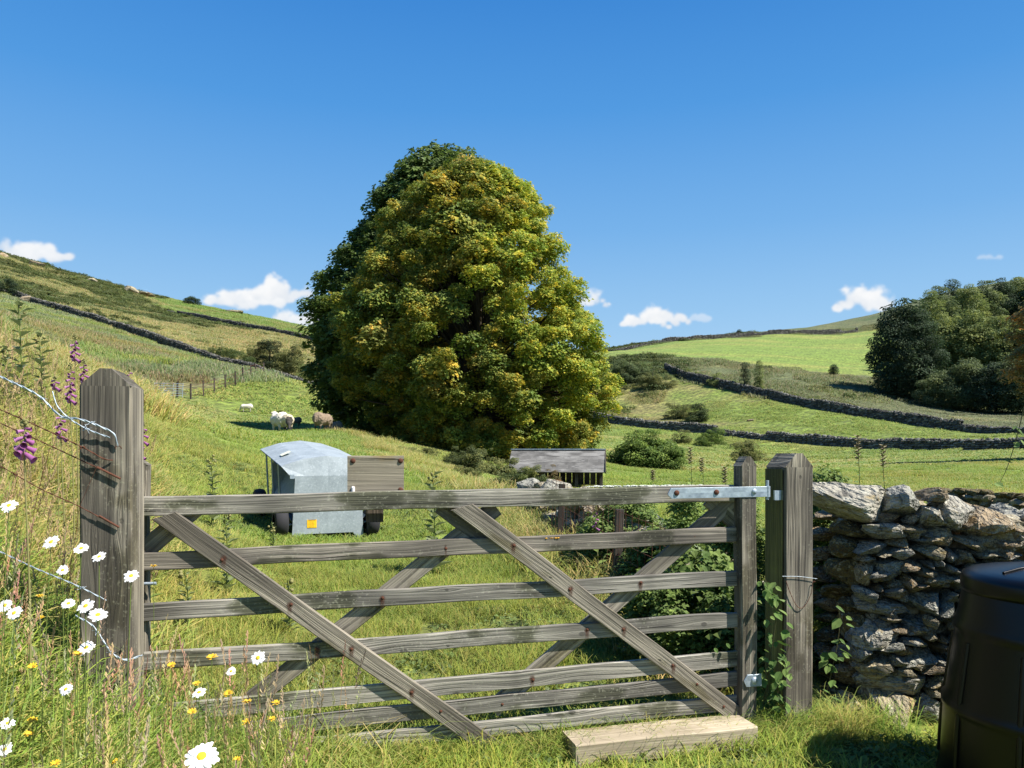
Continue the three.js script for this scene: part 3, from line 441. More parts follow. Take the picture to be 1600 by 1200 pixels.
// barbed wire from the left post up over the bank
{
  const barbGeo = merged([tube([V(-0.016, 0.012, 0), V(0, 0, 0.003), V(0.016, -0.012, 0.002)], 0.0013, 0.0008, 4, 4), tube([V(-0.013, -0.014, 0.001), V(0, 0.001, -0.003), V(0.014, 0.013, 0)], 0.0013, 0.0008, 4, 4), tube([V(-0.008, 0.004, 0), V(-0.003, -0.004, 0.004), V(0.003, 0.004, -0.004), V(0.008, -0.004, 0)], 0.0022, 0.0022, 4, 8)]);
  const D = 3.06, strand = (label, pts, mat, r, barbs, name = 'barbed_wire') => {
    const c = new THREE.CatmullRomCurve3(pts), o = thing(name, label, 'wire', pts[pts.length - 1].clone()), L = c.getLength(), n = Math.ceil(L / 0.012), a = [], b = [];
    for (let i = 0; i <= n; i++) { const q = c.getPointAt(i / n).sub(o.position), f = i * 0.9, k = r * 1.0; a.push(V(q.x + Math.sin(f) * k * 0.4, q.y + Math.cos(f) * k, q.z + Math.sin(f) * k)); b.push(V(q.x - Math.sin(f) * k * 0.4, q.y - Math.cos(f) * k, q.z - Math.sin(f) * k)); }
    part('wire', merged(r > 0.0012 ? [tube(a, r, r, 5, n), tube(b, r, r, 5, n)] : [tube(a, r, r, 5, n)]), mat, o);
    for (const t of barbs) { const m = part('barb', barbGeo, mat, o); m.position.copy(c.getPointAt(t)).sub(o.position); const d = c.getTangentAt(t); m.rotation.set(t * 9, 0, Math.atan2(d.y, d.x)); }
    return o;
  };
  const far = (u, v, d) => at(u, v, d);
  strand('bright galvanised barbed wire, highest of the strands on the pointed gatepost', [far(-420, 360, 3.3), far(-200, 484, 3.16), at(0, 588, D), at(60, 618, D), at(95, 650, D), at(125, 655, D - 0.01), at(160, 668, 3.075), at(178, 678, 3.09), at(184, 696, 3.1)], M.galv, 0.0026, [0.3, 0.5, 0.62, 0.7, 0.76, 0.82, 0.88, 0.93]);
  strand('short twisted galvanised wire tail wrapped below the highest barbed wire', [at(82, 612, D), at(90, 635, D - 0.01), at(110, 655, D - 0.012), at(140, 672, D - 0.006), at(172, 684, D + 0.005)], M.galv, 0.002, [0.45, 0.7], 'wire_tail');
  strand('rusty barbed wire, second strand down on the pointed gatepost', [far(-400, 470, 3.2), far(-200, 560, 3.12), at(0, 640, D), at(55, 664, D), at(135, 702, D), at(165, 718, 3.085), at(176, 719, 3.1)], M.rust, 0.0017, [0.3, 0.55, 0.66, 0.78, 0.93]);
  strand('thick rusty fence wire ending in a spliced sleeve on the pointed gatepost', [far(-400, 480, 3.2), far(-200, 570, 3.12), at(0, 661, D), at(60, 688, D), at(150, 730, 3.08), at(188, 748, 3.1)], M.rust, 0.0015, [0.4]);
  part('sleeve', tube([at(152, 730, 3.083), at(188, 748, 3.1)], 0.0045, 0.0045, 7, 3), M.rust, (() => { const o = thing('wire_sleeve', 'rust brown tubular wire sleeve on the post, higher of two', 'wire'); return o; })());
  strand('thin rusty fence wire, lower strand to the pointed gatepost', [far(-400, 540, 3.2), far(-200, 630, 3.12), at(0, 728, D), at(60, 762, D), at(125, 792, 3.07), at(185, 824, 3.1)], M.rust, 0.0014, [0.5, 0.75]);
  part('sleeve', tube([at(155, 806, 3.083), at(186, 824, 3.1)], 0.0042, 0.0042, 7, 3), M.rust, (() => thing('wire_sleeve', 'rust brown tubular wire sleeve on the post, lower of two', 'wire'))());
  strand('slack vertical rusty wire tying the fence strands together beside the post', [at(152, 728, D - 0.01), at(138, 760, D - 0.012), at(124, 795, D - 0.012), at(118, 840, D), at(105, 900, D)], M.rust, 0.0011, []);
  strand('vertical rusty tie wire crossing the fence strands in the long grass', [at(78, 700, D), at(66, 745, D), at(55, 790, D), at(48, 850, D), at(42, 930, D)], M.rust, 0.0012, []);
  strand('galvanised wire stapled low on the pointed gatepost', [far(-200, 770, 3.12), at(0, 862, D), at(60, 890, D), at(120, 915, D), at(166, 938, D + 0.01)], M.galv, 0.0018, [0.9]);
  strand('galvanised wire wrapped round the foot of the pointed gatepost', [at(118, 962, D + 0.0), at(145, 978, D - 0.005), at(175, 1020, D - 0.01), at(195, 1031, D - 0.01), at(222, 1024, D + 0.06)], M.galv, 0.0024, [0.3, 0.6, 0.8]);
}
// ---------------------------------------------------------------- sleeper step and loose stone
{
  const A = at(890, 1185, 3.6), a = V(A.x, 0.05, -3.64), b = V(at(1172, 1160, 3.83).x, 0.05, -3.89), up = V(0, 1, 0);
  const o = thing('timber_step', 'pale sawn sleeper offcut lying as a step below the gate', 'timber step', a.clone()); const q = b.clone().sub(a);
  part('sleeper', timber(V(0, 0, 0), q, 0.11, 0.2, up, { ease: 0.006, wob: 0.004, seg: 10 }), M.step, o);
  const s = solo('loose_stone', STONES[3], M.stones[1], 'small flat pale stone lying in the grass at the hinge post foot', 'stone', V(at(1252, 1150, 3.95).x, 0.01, -3.93)); s.scale.set(0.16, 0.07, 0.1);
}
// ---------------------------------------------------------------- rough stone wall at the hinge post
{
  const C = V(1.905, 0, -4.16), Rr = V(3.7, 0, -3.86), dir = Rr.clone().sub(C).normalize(), nrm = V(-dir.z, 0, dir.x), r = rng(77);
  const o = thing('garden_wall', 'rough grey dry stone wall with big cope stones beside the hinge post', 'stone wall', C.clone());
  const hit = (u, v, out) => { const d = V((u - CU) / F, (CV - v) / F, -1), p = C.clone().addScaledVector(nrm, out), t = p.clone().sub(V(0, EYE, 0)).dot(nrm) / d.dot(nrm); return V(0, EYE, 0).addScaledVector(d, t); };
  const endHit = (u, v) => { const d = V((u - CU) / F, (CV - v) / F, -1), t = (C.x + 0.03) / d.x; return V(0, EYE, 0).addScaledVector(d, t); }; // end face, square to the front
  const yaw = Math.atan2(-dir.z, dir.x);
  const core = new THREE.BoxGeometry(1.9, 1.0, 0.44).translate(0.98, 0.46, -0.40); core.rotateY(yaw); part('rubble_core', boxUV(core, 0.8), M.stones[2], o);
  let n = 0;
  const stone = (p, w, h, d, rot, m, turn = 0) => { const k = part('stone', STONES[n++ % 12], m, o); k.position.copy(p).sub(C); k.rotation.set((r() - 0.5) * 0.2, yaw + turn + (r() < 0.5 ? Math.PI : 0), 0, 'YXZ'); if (Math.abs(k.rotation.y - yaw - turn) > 1) rot = -rot; k.rotation.z = -rot * Math.PI / 180; k.scale.set(w * 1.07, h * 1.09, d); };
  const front = (cx, cy, w, h, rot, sc, ou, ov, depth = 0.3, out = 0) => { const u = ou + cx / sc, v = ov + cy / sc, p = hit(u, v, out), D = -p.z, m = D / F / sc; p.addScaledVector(nrm, -depth * 0.42 + (r() - 0.5) * 0.05); stone(p, w * m, h * m, depth * (0.85 + r() * 0.3), rot, w > 500 ? M.stones[0] : M.stones[Math.floor(r() * 4)]); };
  const Z3 = [4.615, 1260, 700], Z4 = [4.285, 1260, 920];
  const z3 = [[340, 395, 560, 270, 8, 0.5, 0.03], [750, 400, 275, 235, 0, 0.42, 0.02], [935, 350, 185, 105, -10], [1110, 495, 285, 265, 10, 0.45, 0.03], [935, 505, 190, 165, 0], [820, 530, 150, 80, -20], [1360, 580, 280, 255, 25, 0.45, 0.02], [1530, 640, 150, 180, 0], [600, 610, 315, 112, -3], [815, 640, 128, 104, 0], [980, 645, 205, 122, 5], [1215, 690, 255, 74, 22], [690, 700, 145, 72, -10], [500, 730, 235, 72, -10], [900, 745, 225, 104, 15], [1065, 790, 112, 104, 30], [1190, 800, 122, 112, 0], [1330, 780, 175, 64, 5], [575, 765, 95, 54, 0], [705, 772, 185, 82, -4], [470, 812, 135, 64, 0], [460, 910, 135, 195, 0], [620, 905, 205, 175, 0], [775, 850, 175, 68, -4], [905, 850, 74, 48, 0], [985, 850, 84, 84, 0], [900, 910, 155, 64, 4], [1060, 880, 125, 62, 0], [1110, 918, 95, 44, 0], [1145, 1000, 105, 135, 0], [990, 985, 215, 104, 8], [820, 1020, 145, 74, -8], [760, 965, 84, 84, 0], [455, 1065, 155, 94, 0], [680, 1055, 175, 114, 8], [555, 1030, 84, 54, 0], [885, 1140, 235, 155, 0], [1085, 1090, 105, 84, 0], [590, 1160, 360, 115, 3], [1420, 860, 160, 90, 5], [1250, 900, 150, 70, 0], [1300, 990, 190, 110, 4], [1500, 800, 150, 90, -5], [1230, 1080, 150, 120, 0], [1450, 980, 140, 110, 0], [1400, 1090, 200, 110, -4]];
  for (const [cx, cy, w, h, rot, depth, out] of z3) front(cx, cy, w, h, rot, Z3[0], Z3[1], Z3[2], depth ?? 0.3, out ?? 0);
  const z4 = [[965, 150, 115, 115, 10], [470, 310, 335, 175, -5], [830, 280, 300, 124, 5], [745, 378, 205, 64, 4], [545, 400, 215, 62, -10], [945, 360, 105, 54, 0], [950, 415, 74, 38, 0], [385, 447, 115, 112, 0], [750, 490, 310, 160, 5], [480, 540, 270, 134, -5], [935, 530, 74, 94, 0], [590, 640, 430, 150, -8], [880, 660, 125, 64, 8], [890, 715, 115, 64, 4], [590, 870, 300, 300, 25, 0.5, 0.12], [330, 860, 240, 210, 0, 0.4, 0.04], [800, 810, 210, 160, 0], [850, 960, 220, 150, 0], [1060, 250, 130, 120, 0], [1080, 400, 140, 140, 0], [1050, 560, 140, 150, 0], [1060, 720, 170, 140, 0], [1080, 880, 190, 160, 0], [1250, 200, 200, 150, 0], [1270, 380, 210, 160, 0], [1260, 560, 200, 160, 0], [1280, 740, 220, 170, 0]];
  for (const [cx, cy, w, h, rot, depth, out] of z4) front(cx, cy, w, h, rot, Z4[0], Z4[1], Z4[2], depth ?? 0.3, out ?? 0);
  for (let i = 0; i < 240; i++) { // small pinning stones packed in the joints
    const s = r() * 1.5, y = r() * (1.12 - s * 0.12), p = C.clone().addScaledVector(dir, s + 0.08).addScaledVector(nrm, -0.03 - r() * 0.1); p.y = y; stone(p, 0.05 + r() * 0.09, 0.025 + r() * 0.04, 0.12, (r() - 0.5) * 30, M.stones[Math.floor(r() * 4)]);
  }
  // end face towards the post
  const end = [[300, 580, 250, 120, 10], [280, 700, 270, 150, 5], [170, 480, 150, 70, 0], [280, 885, 290, 205, 5], [240, 1040, 290, 104, 20], [185, 1115, 140, 115, 0], [345, 1150, 105, 135, 15], [110, 620, 120, 90, 0], [100, 760, 120, 110, 0], [100, 910, 110, 120, 0], [80, 1050, 100, 110, 0]];
  for (const [cx, cy, w, h, rot] of end) { const p = endHit(1260 + cx / 4.615, 700 + cy / 4.615), m = -p.z / F / 4.615; stone(p, w * m * 1.6, h * m, 0.2, rot * 0.5, cx > 200 ? M.mossStone : M.stones[2], Math.PI / 2); }
  for (const [cx, cy, w, h] of [[180, 190, 140, 70], [330, 240, 150, 190], [185, 300, 150, 110], [280, 430, 200, 110], [170, 430, 130, 110], [300, 570, 110, 140], [190, 560, 150, 130], [230, 700, 200, 130], [120, 700, 130, 130], [200, 850, 200, 170], [90, 850, 130, 150]]) { const p = endHit(1260 + cx / 4.285, 920 + cy / 4.285), m = -p.z / F / 4.285; stone(p, w * m * 1.6, h * m, 0.2, 5, r() < 0.5 ? M.mossStone : M.stones[2], Math.PI / 2); }
  for (let i = 0; i < 26; i++) { // back courses and copes beyond the frame
    const s = 1.2 + (i % 9) * 0.29, y = 0.2 + Math.floor(i / 9) * 0.36, p = C.clone().addScaledVector(dir, s).addScaledVector(nrm, -0.1); p.y = y; if (s > 1.45) stone(p, 0.3, 0.2, 0.3, 4, M.stones[i % 4]);
  }
  for (let i = 0; i < 9; i++) { const p = C.clone().addScaledVector(dir, 0.12 + i * 0.26).addScaledVector(nrm, -0.5); p.y = 1.12 - i * 0.03; stone(p, 0.3, 0.24, 0.36, 10, M.stones[i % 4]); }
  for (let i = 0; i < 5; i++) { const p = C.clone().addScaledVector(dir, 0.72 + i * 0.25).addScaledVector(nrm, -0.2); p.y = 1.0 - i * 0.02; stone(p, 0.3, 0.24, 0.36, 10, M.stones[(i + 1) % 4]); }
}
// ---------------------------------------------------------------- compost bin
{
  const o = thing('compost_bin', 'black plastic compost bin with domed lid in front of the stone wall', 'compost bin', V(2.36, -0.02, -3.28)), L = (a, seg = 72) => new THREE.LatheGeometry(a.map(([x, y]) => new THREE.Vector2(x, y)), seg);
  part('body', L([[0.48, 0], [0.485, 0.03], [0.465, 0.12], [0.455, 0.34], [0.462, 0.36], [0.462, 0.39], [0.445, 0.41], [0.41, 0.68], [0.417, 0.70], [0.415, 0.73], [0.402, 0.75], [0.372, 0.9], [0.36, 0.915]]), M.bin, o);
  const lid = part('lid', L([[0.355, 0.86], [0.378, 0.865], [0.386, 0.885], [0.386, 0.925], [0.376, 0.945], [0.35, 0.957], [0.31, 0.966], [0.2, 0.982], [0.1, 0.99], [0, 0.992]]), M.bin, o);
  part('lid_ridge', tube([V(-0.3, 0.97, 0.06), V(-0.18, 0.987, 0.02), V(0, 0.995, 0), V(0.2, 0.985, -0.02)], 0.006, 0.006, 6), M.bin, lid);
  for (let k = 0; k < 10; k++) { const a = k / 10 * Math.PI * 2; part('rib', tube([V(Math.cos(a) * 0.47, 0.1, Math.sin(a) * 0.47), V(Math.cos(a) * 0.458, 0.3, Math.sin(a) * 0.458), V(Math.cos(a) * 0.43, 0.52, Math.sin(a) * 0.43), V(Math.cos(a) * 0.41, 0.66, Math.sin(a) * 0.41)], 0.012, 0.012, 6), M.bin, o); }
}
// ---------------------------------------------------------------- sheep feeder on wheels
{
  const o = thing('sheep_feeder', 'galvanised steel sheep feeder trailer with ridged lid and yellow sticker', 'feeder', onGround(510, 9.6)); o.rotation.y = 0.45; const pitch = 0.12;
  const g = (b) => gbBuild(b, true), quad = (b, q) => { const k = b.p.length / 3; q.forEach((v) => { b.p.push(...v); }); b.i.push(k, k + 1, k + 2, k, k + 2, k + 3); };
  const sheet = (polys, name, m, t = 0.004) => { const b = GB(); polys.forEach((q) => { quad(b, q); }); const geo = boxUV(g(b), 0.8); return part(name, geo, m, o); };
  const P = (x, y, z) => [x, y * 1 + (-z) * pitch, z];
  const lid = [[-0.56, 0.915], [-0.30, 1.0], [0, 1.04], [0.30, 1.0], [0.56, 0.915]], polys = [];
  for (let k = 0; k < 4; k++) { const [x0, y0] = lid[k], [x1, y1] = lid[k + 1]; polys.push([P(x0, y0, 0.06), P(x1, y1, 0.06 + 0), P(x1, y1, -1.75), P(x0, y0, -1.75)]); polys.push([P(x0, y0 - 0.012, 0.06), P(x1, y1 - 0.012, 0.06), P(x1, y1 - 0.012, -1.75), P(x0, y0 - 0.012, -1.75)]); }
  sheet(polys, 'lid', M.feederLid);
  sheet([[P(-0.56, 0.915, 0.06), P(-0.30, 1.0, 0.06), P(-0.28, 0.80, 0.105), P(-0.46, 0.80, 0.105)], [P(-0.30, 1.0, 0.06), P(0, 1.04, 0.06), P(0, 0.80, 0.105), P(-0.28, 0.80, 0.105)], [P(0, 1.04, 0.06), P(0.30, 1.0, 0.06), P(0.28, 0.80, 0.105), P(0, 0.80, 0.105)], [P(0.30, 1.0, 0.06), P(0.56, 0.915, 0.06), P(0.46, 0.80, 0.105), P(0.28, 0.80, 0.105)], [P(-0.46, 0.80, 0.105), P(0.46, 0.80, 0.105), P(0.46, 0.77, 0.105), P(-0.46, 0.77, 0.105)]], 'lid_front', M.feeder);
  // body: tapered end panel with feet, hopper sides
  const sh = new THREE.Shape([[-0.44, 0.0], [-0.36, 0.0], [-0.31, 0.075], [0.31, 0.075], [0.36, 0.0], [0.44, 0.0], [0.42, 0.78], [-0.40, 0.78]].map(([x, y]) => new THREE.Vector2(x, y))), hole = new THREE.Path(); hole.absellipse(0.04, 0.22, 0.022, 0.022, 0, 7); sh.holes.push(hole);
  const endG = boxUV(new THREE.ExtrudeGeometry(sh, { depth: 0.006, bevelEnabled: false }), 0.9); const end = part('end_panel', endG, M.feeder, o); end.position.z = 0.1;
  part('end_panel', endG, M.feeder, o).position.set(0, 1.6 * pitch, -1.62);
  sheet([[P(-0.40, 0.30, 0.1), P(-0.40, 0.30, -1.62), P(-0.12, 0.72, -1.62), P(-0.12, 0.72, 0.1)], [P(0.40, 0.30, 0.1), P(0.40, 0.30, -1.62), P(0.12, 0.72, -1.62), P(0.12, 0.72, 0.1)]], 'hopper', M.feeder);
  sheet([[P(-0.47, 0.30, 0.1), P(-0.47, 0.30, -1.62), P(-0.36, 0.14, -1.62), P(-0.36, 0.14, 0.1)], [P(0.47, 0.30, 0.1), P(0.47, 0.30, -1.62), P(0.36, 0.14, -1.62), P(0.36, 0.14, 0.1)], [P(-0.36, 0.14, 0.1), P(-0.36, 0.14, -1.62), P(0.36, 0.14, -1.62), P(0.36, 0.14, 0.1)]], 'trough', M.feeder);
  for (const z of [-0.55, -1.1, -1.6]) part('upright', tube([V(-0.47, 0.28 - z * pitch, z), V(-0.5, 0.93 - z * pitch, z)], 0.014, 0.014, 6), M.galv, o);
  part('back_lining', boxUV(new THREE.BoxGeometry(0.02, 0.62, 1.6).translate(0, 0.55 + 0.8 * pitch, -0.78), 1), M.darkWood, o);
  const tyre = new THREE.LatheGeometry([[0.09, -0.075], [0.15, -0.08], [0.185, -0.06], [0.195, 0], [0.185, 0.06], [0.15, 0.08], [0.09, 0.075]].map(([x, y]) => new THREE.Vector2(x, y)), 28).rotateZ(Math.PI / 2), rim = new THREE.LatheGeometry([[0, -0.03], [0.03, -0.05], [0.06, -0.03], [0.10, -0.05], [0.10, 0.05], [0.06, 0.03], [0.03, 0.05], [0, 0.03]].map(([x, y]) => new THREE.Vector2(x, y)), 20).rotateZ(Math.PI / 2);
  for (const [x, z] of [[0.56, 0.02], [-0.56, 0.0], [-0.62, -1.35]]) { const p0 = o.localToWorld(V(0, 0, 0)), w = part('wheel', tyre, M.rubber, o), c = Math.cos(0.45), s = Math.sin(0.45), gx = o.position.x + x * c + z * s, gz = o.position.z - x * s + z * c; w.position.set(x, ground(gx, gz) - o.position.y + 0.185, z); part('rim', rim, M.galv, w); }
  part('axle', tube([V(-0.56, 0.19, 0.0), V(0.56, 0.19, 0.0)], 0.015, 0.015, 6, 2), M.galv, o);
  part('yellow_sticker', new THREE.BoxGeometry(0.115, 0.10, 0.003).translate(-0.20, 0.2, 0.109), new THREE.MeshStandardMaterial({ map: texture(128, 128, (a, b) => { const line = (Math.abs(((b * 9) % 1) - 0.5) < 0.16 && a > 0.1 && a < 0.55 + 0.35 * hash2(Math.floor(b * 9), 4) && hash2(Math.floor(a * 40), Math.floor(b * 9)) > 0.25) || b > 0.9 && a > 0.1 && a < 0.9; return line ? [0.45, 0.33, 0.05] : [0.92, 0.72, 0.06]; }), roughness: 0.6 }), o, 'yellow printed sticker');
  const ws = part('white_sticker', boxUV(new THREE.BoxGeometry(0.13, 0.003, 0.14), 1), new THREE.MeshStandardMaterial({ color: '#c9cdb8', roughness: 0.6 }), o); ws.position.set(-0.40, 0.99 + 0.62 * pitch, -0.6); ws.rotation.set(pitch, 0, 0.43);
  for (const x of [-0.44, 0.44]) part('latch', boxUV(new THREE.BoxGeometry(0.05, 0.05, 0.03), 2), M.galv, o).position.set(x, 0.78, 0.12);
}
// ---------------------------------------------------------------- field shelter with shingle roof
{
  const p = onGround(872, 30), o = thing('field_shelter', 'small timber field shelter with grey boarded pitched roof', 'shelter', p); o.rotation.y = -0.12;
  const W = 3.35, ridgeY = EYE + (CV - 703) / F * 30.6 - p.y, eaveY = EYE + (CV - 737) / F * 29.4 - p.y, half = 1.25;
  for (const s of [1, -1]) for (let k = 0; k < 7; k++) { // overlapping boards
    const t0 = k / 7, t1 = (k + 1.12) / 7, y0 = lerp(ridgeY, eaveY, t0), y1 = lerp(ridgeY, eaveY, t1), z0 = half * t0 * s, z1 = half * t1 * s;
    const b = part('roof_board', timber(V(-W / 2 - 0.15, (y0 + y1) / 2 + 0.012 * k % 0.02, (z0 + z1) / 2), V(W / 2 + 0.15, (y0 + y1) / 2, (z0 + z1) / 2), Math.hypot(y1 - y0, z1 - z0), 0.03, V(0, y0 - y1, z0 - z1).normalize(), { seg: 6, ease: 0.006 }), M.roof, o);
  }
  part('ridge_cap', boxUV(new THREE.BoxGeometry(W + 0.34, 0.04, 0.2).translate(0, ridgeY + 0.025, 0), 1), M.galv, o);
  for (const x of [-W / 2, -W / 6, W / 6 + 0.2, W / 2]) for (const z of [-1.05, 1.05]) part('post', timber(V(x, -0.3, z), V(x, eaveY + 0.12, z), 0.12, 0.12, V(1, 0, 0)), M.darkWood, o);
  for (let k = 0; k < 14; k++) part('wall_board', timber(V(-W / 2 + 0.1 + k * 0.243, -0.1, -1.12), V(-W / 2 + 0.1 + k * 0.243, eaveY + 0.1, -1.12), 0.22, 0.02, V(1, 0, 0)), M.darkWood, o);
  for (let k = 0; k < 8; k++) part('wall_board', timber(V(-W / 2 - 0.06, -0.1, -1 + k * 0.25), V(-W / 2 - 0.06, eaveY + 0.1, -1 + k * 0.25), 0.22, 0.02, V(0, 0, 1)), M.darkWood, o);
  for (const s of [1, -1]) part('barge_board', timber(V(W / 2 + 0.17, ridgeY - 0.02, 0), V(W / 2 + 0.17, eaveY - 0.02, half * 1.1 * s), 0.1, 0.03, V(0, 1, 0.2)), M.darkWood, o);
}
// ---------------------------------------------------------------- sheep
function sdfMesh(f, lo, hi, res) {
  const mc = new MarchingCubes(res, new THREE.MeshBasicMaterial(), false, false, 60000), s = hi.clone().sub(lo), L = Math.max(s.x, s.y, s.z), p = V(0, 0, 0); mc.isolation = 0; mc.reset();
  for (let k = 0; k < res; k++) for (let j = 0; j < res; j++) for (let i = 0; i < res; i++) { p.set(lo.x + L * i / res, lo.y + L * j / res, lo.z + L * k / res); mc.field[i + j * res + k * res * res] = -f(p); }
  mc.update(); const n = mc.count, pos = new Float32Array(mc.positionArray.slice(0, n * 3)), g = new THREE.BufferGeometry();
  for (let i = 0; i < n; i++) for (let c = 0; c < 3; c++) pos[i * 3 + c] = lo.getComponent(c) + (pos[i * 3 + c] + 1) / 2 * L;
  g.setAttribute('position', new THREE.BufferAttribute(pos, 3)); const m = mergeVertices(g, 1e-4); m.computeVertexNormals(); return m;
}
const capsule = (p, a, b, r0, r1) => { const d = b.clone().sub(a), q = p.clone().sub(a), t = clamp(q.dot(d) / d.lengthSq(), 0, 1); return q.addScaledVector(d, -t).length() - lerp(r0, r1, t); };
const smin = (a, b, k) => { const h = Math.max(k - Math.abs(a - b), 0) / k; return Math.min(a, b) - h * h * k / 4; };
function sheepShape(graze) {
  const head = graze ? [V(0.62, 0.42, 0), V(0.74, 0.20, 0)] : [V(0.62, 0.92, 0), V(0.82, 0.84, 0)], neck = graze ? [V(0.38, 0.66, 0), V(0.60, 0.44, 0)] : [V(0.38, 0.72, 0), V(0.62, 0.92, 0)];
  const f = (p) => {
    let d = capsule(p, V(-0.38, 0.63, 0), V(0.34, 0.62, 0), 0.27, 0.25); const q = p.clone(); q.y = (q.y - 0.6) * 0.9 + 0.6; d = smin(d, capsule(q, V(-0.42, 0.64, 0), V(-0.3, 0.6, 0), 0.25, 0.26), 0.1);
    d = smin(d, capsule(p, neck[0], neck[1], 0.17, 0.105), 0.12); d += (noise3(p.x * 18, p.y * 18, p.z * 18 + 50) - 0.5) * 0.05;
    d = smin(d, capsule(p, head[0], head[1], 0.085, 0.048), 0.05);
    for (const s of [-1, 1]) {
      d = smin(d, capsule(p, V(0.30, 0.5, 0.13 * s), V(0.31, 0.26, 0.13 * s), 0.075, 0.04), 0.06); d = smin(d, capsule(p, V(0.31, 0.26, 0.13 * s), V(0.315, 0.02, 0.13 * s), 0.036, 0.032), 0.02);
      d = smin(d, capsule(p, V(-0.36, 0.5, 0.13 * s), V(-0.46, 0.28, 0.13 * s), 0.10, 0.045), 0.06); d = smin(d, capsule(p, V(-0.46, 0.28, 0.13 * s), V(-0.42, 0.02, 0.13 * s), 0.038, 0.032), 0.02);
      const e = head[0].clone().add(V(-0.01, 0.03, 0.07 * s)); d = smin(d, capsule(p, e, e.clone().add(V(-0.03, 0.0, 0.09 * s)), 0.03, 0.015), 0.02);
    }
    return smin(d, capsule(p, V(-0.66, 0.72, 0), V(-0.70, 0.48, 0), 0.05, 0.035), 0.04);
  };
  return sdfMesh(f, V(-0.8, -0.04, -0.55), V(0.95, 1.1, 0.55), 64);
}
{
  const up = sheepShape(false), down = sheepShape(true), colour = (g, wool, face) => { g = g.clone(); const p = g.attributes.position, c = new Float32Array(p.count * 3); for (let i = 0; i < p.count; i++) { const x = p.getX(i), y = p.getY(i), k = (x > 0.56 || y < 0.3) ? face : wool, n = 0.85 + 0.3 * noise3(x * 9, y * 9, p.getZ(i) * 9 + 30); for (let q = 0; q < 3; q++) c[i * 3 + q] = k[q] * n; } g.setAttribute('color', new THREE.BufferAttribute(c, 3)); return g; };
  const m = new THREE.MeshStandardMaterial({ vertexColors: true, roughness: 1, name: 'fleece' }), white = [0.62, 0.58, 0.48], cream = [0.55, 0.47, 0.33], dun = [0.22, 0.165, 0.115], grey = [0.10, 0.10, 0.085], pale = [0.5, 0.45, 0.37], dark = [0.05, 0.045, 0.04];
  const flock = [['white woolly sheep standing behind a cream sheep', up, white, pale, 436, 33, 2.2, 1.0], ['cream sheep seen head on, standing in front of the white sheep', down, cream, dark, 450, 31.5, -1.2, 0.86], ['dun brown sheep grazing towards the tree shadow', down, dun, dark, 505, 31, 1.25, 0.86], ['small white lamb grazing alone higher up the pasture', down, white, pale, 385, 53, 3.3, 0.62], ['dark grey sheep lying at the edge of the tree shade', down, grey, dark, 521, 34.5, 2.6, 0.7], ['dark sheep resting higher in the pasture near the tree', down, grey, dark, 461, 46, 2.9, 0.62]];
  for (const [label, g, wool, face, u, D, yaw, k] of flock) { const o = solo('sheep', colour(g, wool, face), m, label, 'sheep', onGround(u, D), 'sheep in the pasture'); o.rotation.y = yaw; o.scale.setScalar(k); }
}
// ---------------------------------------------------------------- field fences
{
  const postG = timber(V(0, -0.4, 0), V(0, 1.15, 0), 0.1, 0.1, V(1, 0, 0), { seg: 3 }), path = [[208, 46], [230, 49], [277, 54.5], [298, 55], [318, 57], [335, 58.5], [352, 60], [368, 61.5], [380, 63], [392, 64.5], [402, 66], [412, 67.5]], pts = path.map(([u, D]) => onGround(u, D));
  pts.forEach((p, i) => { const o = solo('fence_post', postG, M.darkWood, 'thin dark wooden post in the wire fence across the pasture', 'fence post', p, 'posts of the pasture wire fence'); o.rotation.set((R0() - 0.5) * 0.12, R0() * 3, i > 8 ? -0.22 : (R0() - 0.5) * 0.1); });
  const w = thing('wire_fence', 'fine stock wire strung along the pasture fence posts', 'wire'); for (const h of [0.25, 0.5, 0.75, 1.0]) part('wire', tube(pts.map((p) => V(p.x, p.y + h, p.z)), 0.012, 0.012, 4, 40), M.rust, w);
  const hp = onGround(262, 54), hu = thing('metal_hurdle', 'pale galvanised sheep hurdle leaning in the fence line', 'hurdle', hp); hu.rotation.set(-0.12, 0.15, 0);
  for (let k = 0; k < 6; k++) part('rail', tube([V(-0.98 + k * 0.02, 0.12 + k * 0.17, 0), V(0.98, 0.12 + k * 0.17, 0)], 0.018, 0.018, 5, 2), M.galv, hu); for (const x of [-0.95, -0.3, 0.35, 0.98]) part('upright', tube([V(x, 0, 0), V(x, 1.02, 0)], 0.02, 0.02, 5, 2), M.galv, hu);
}
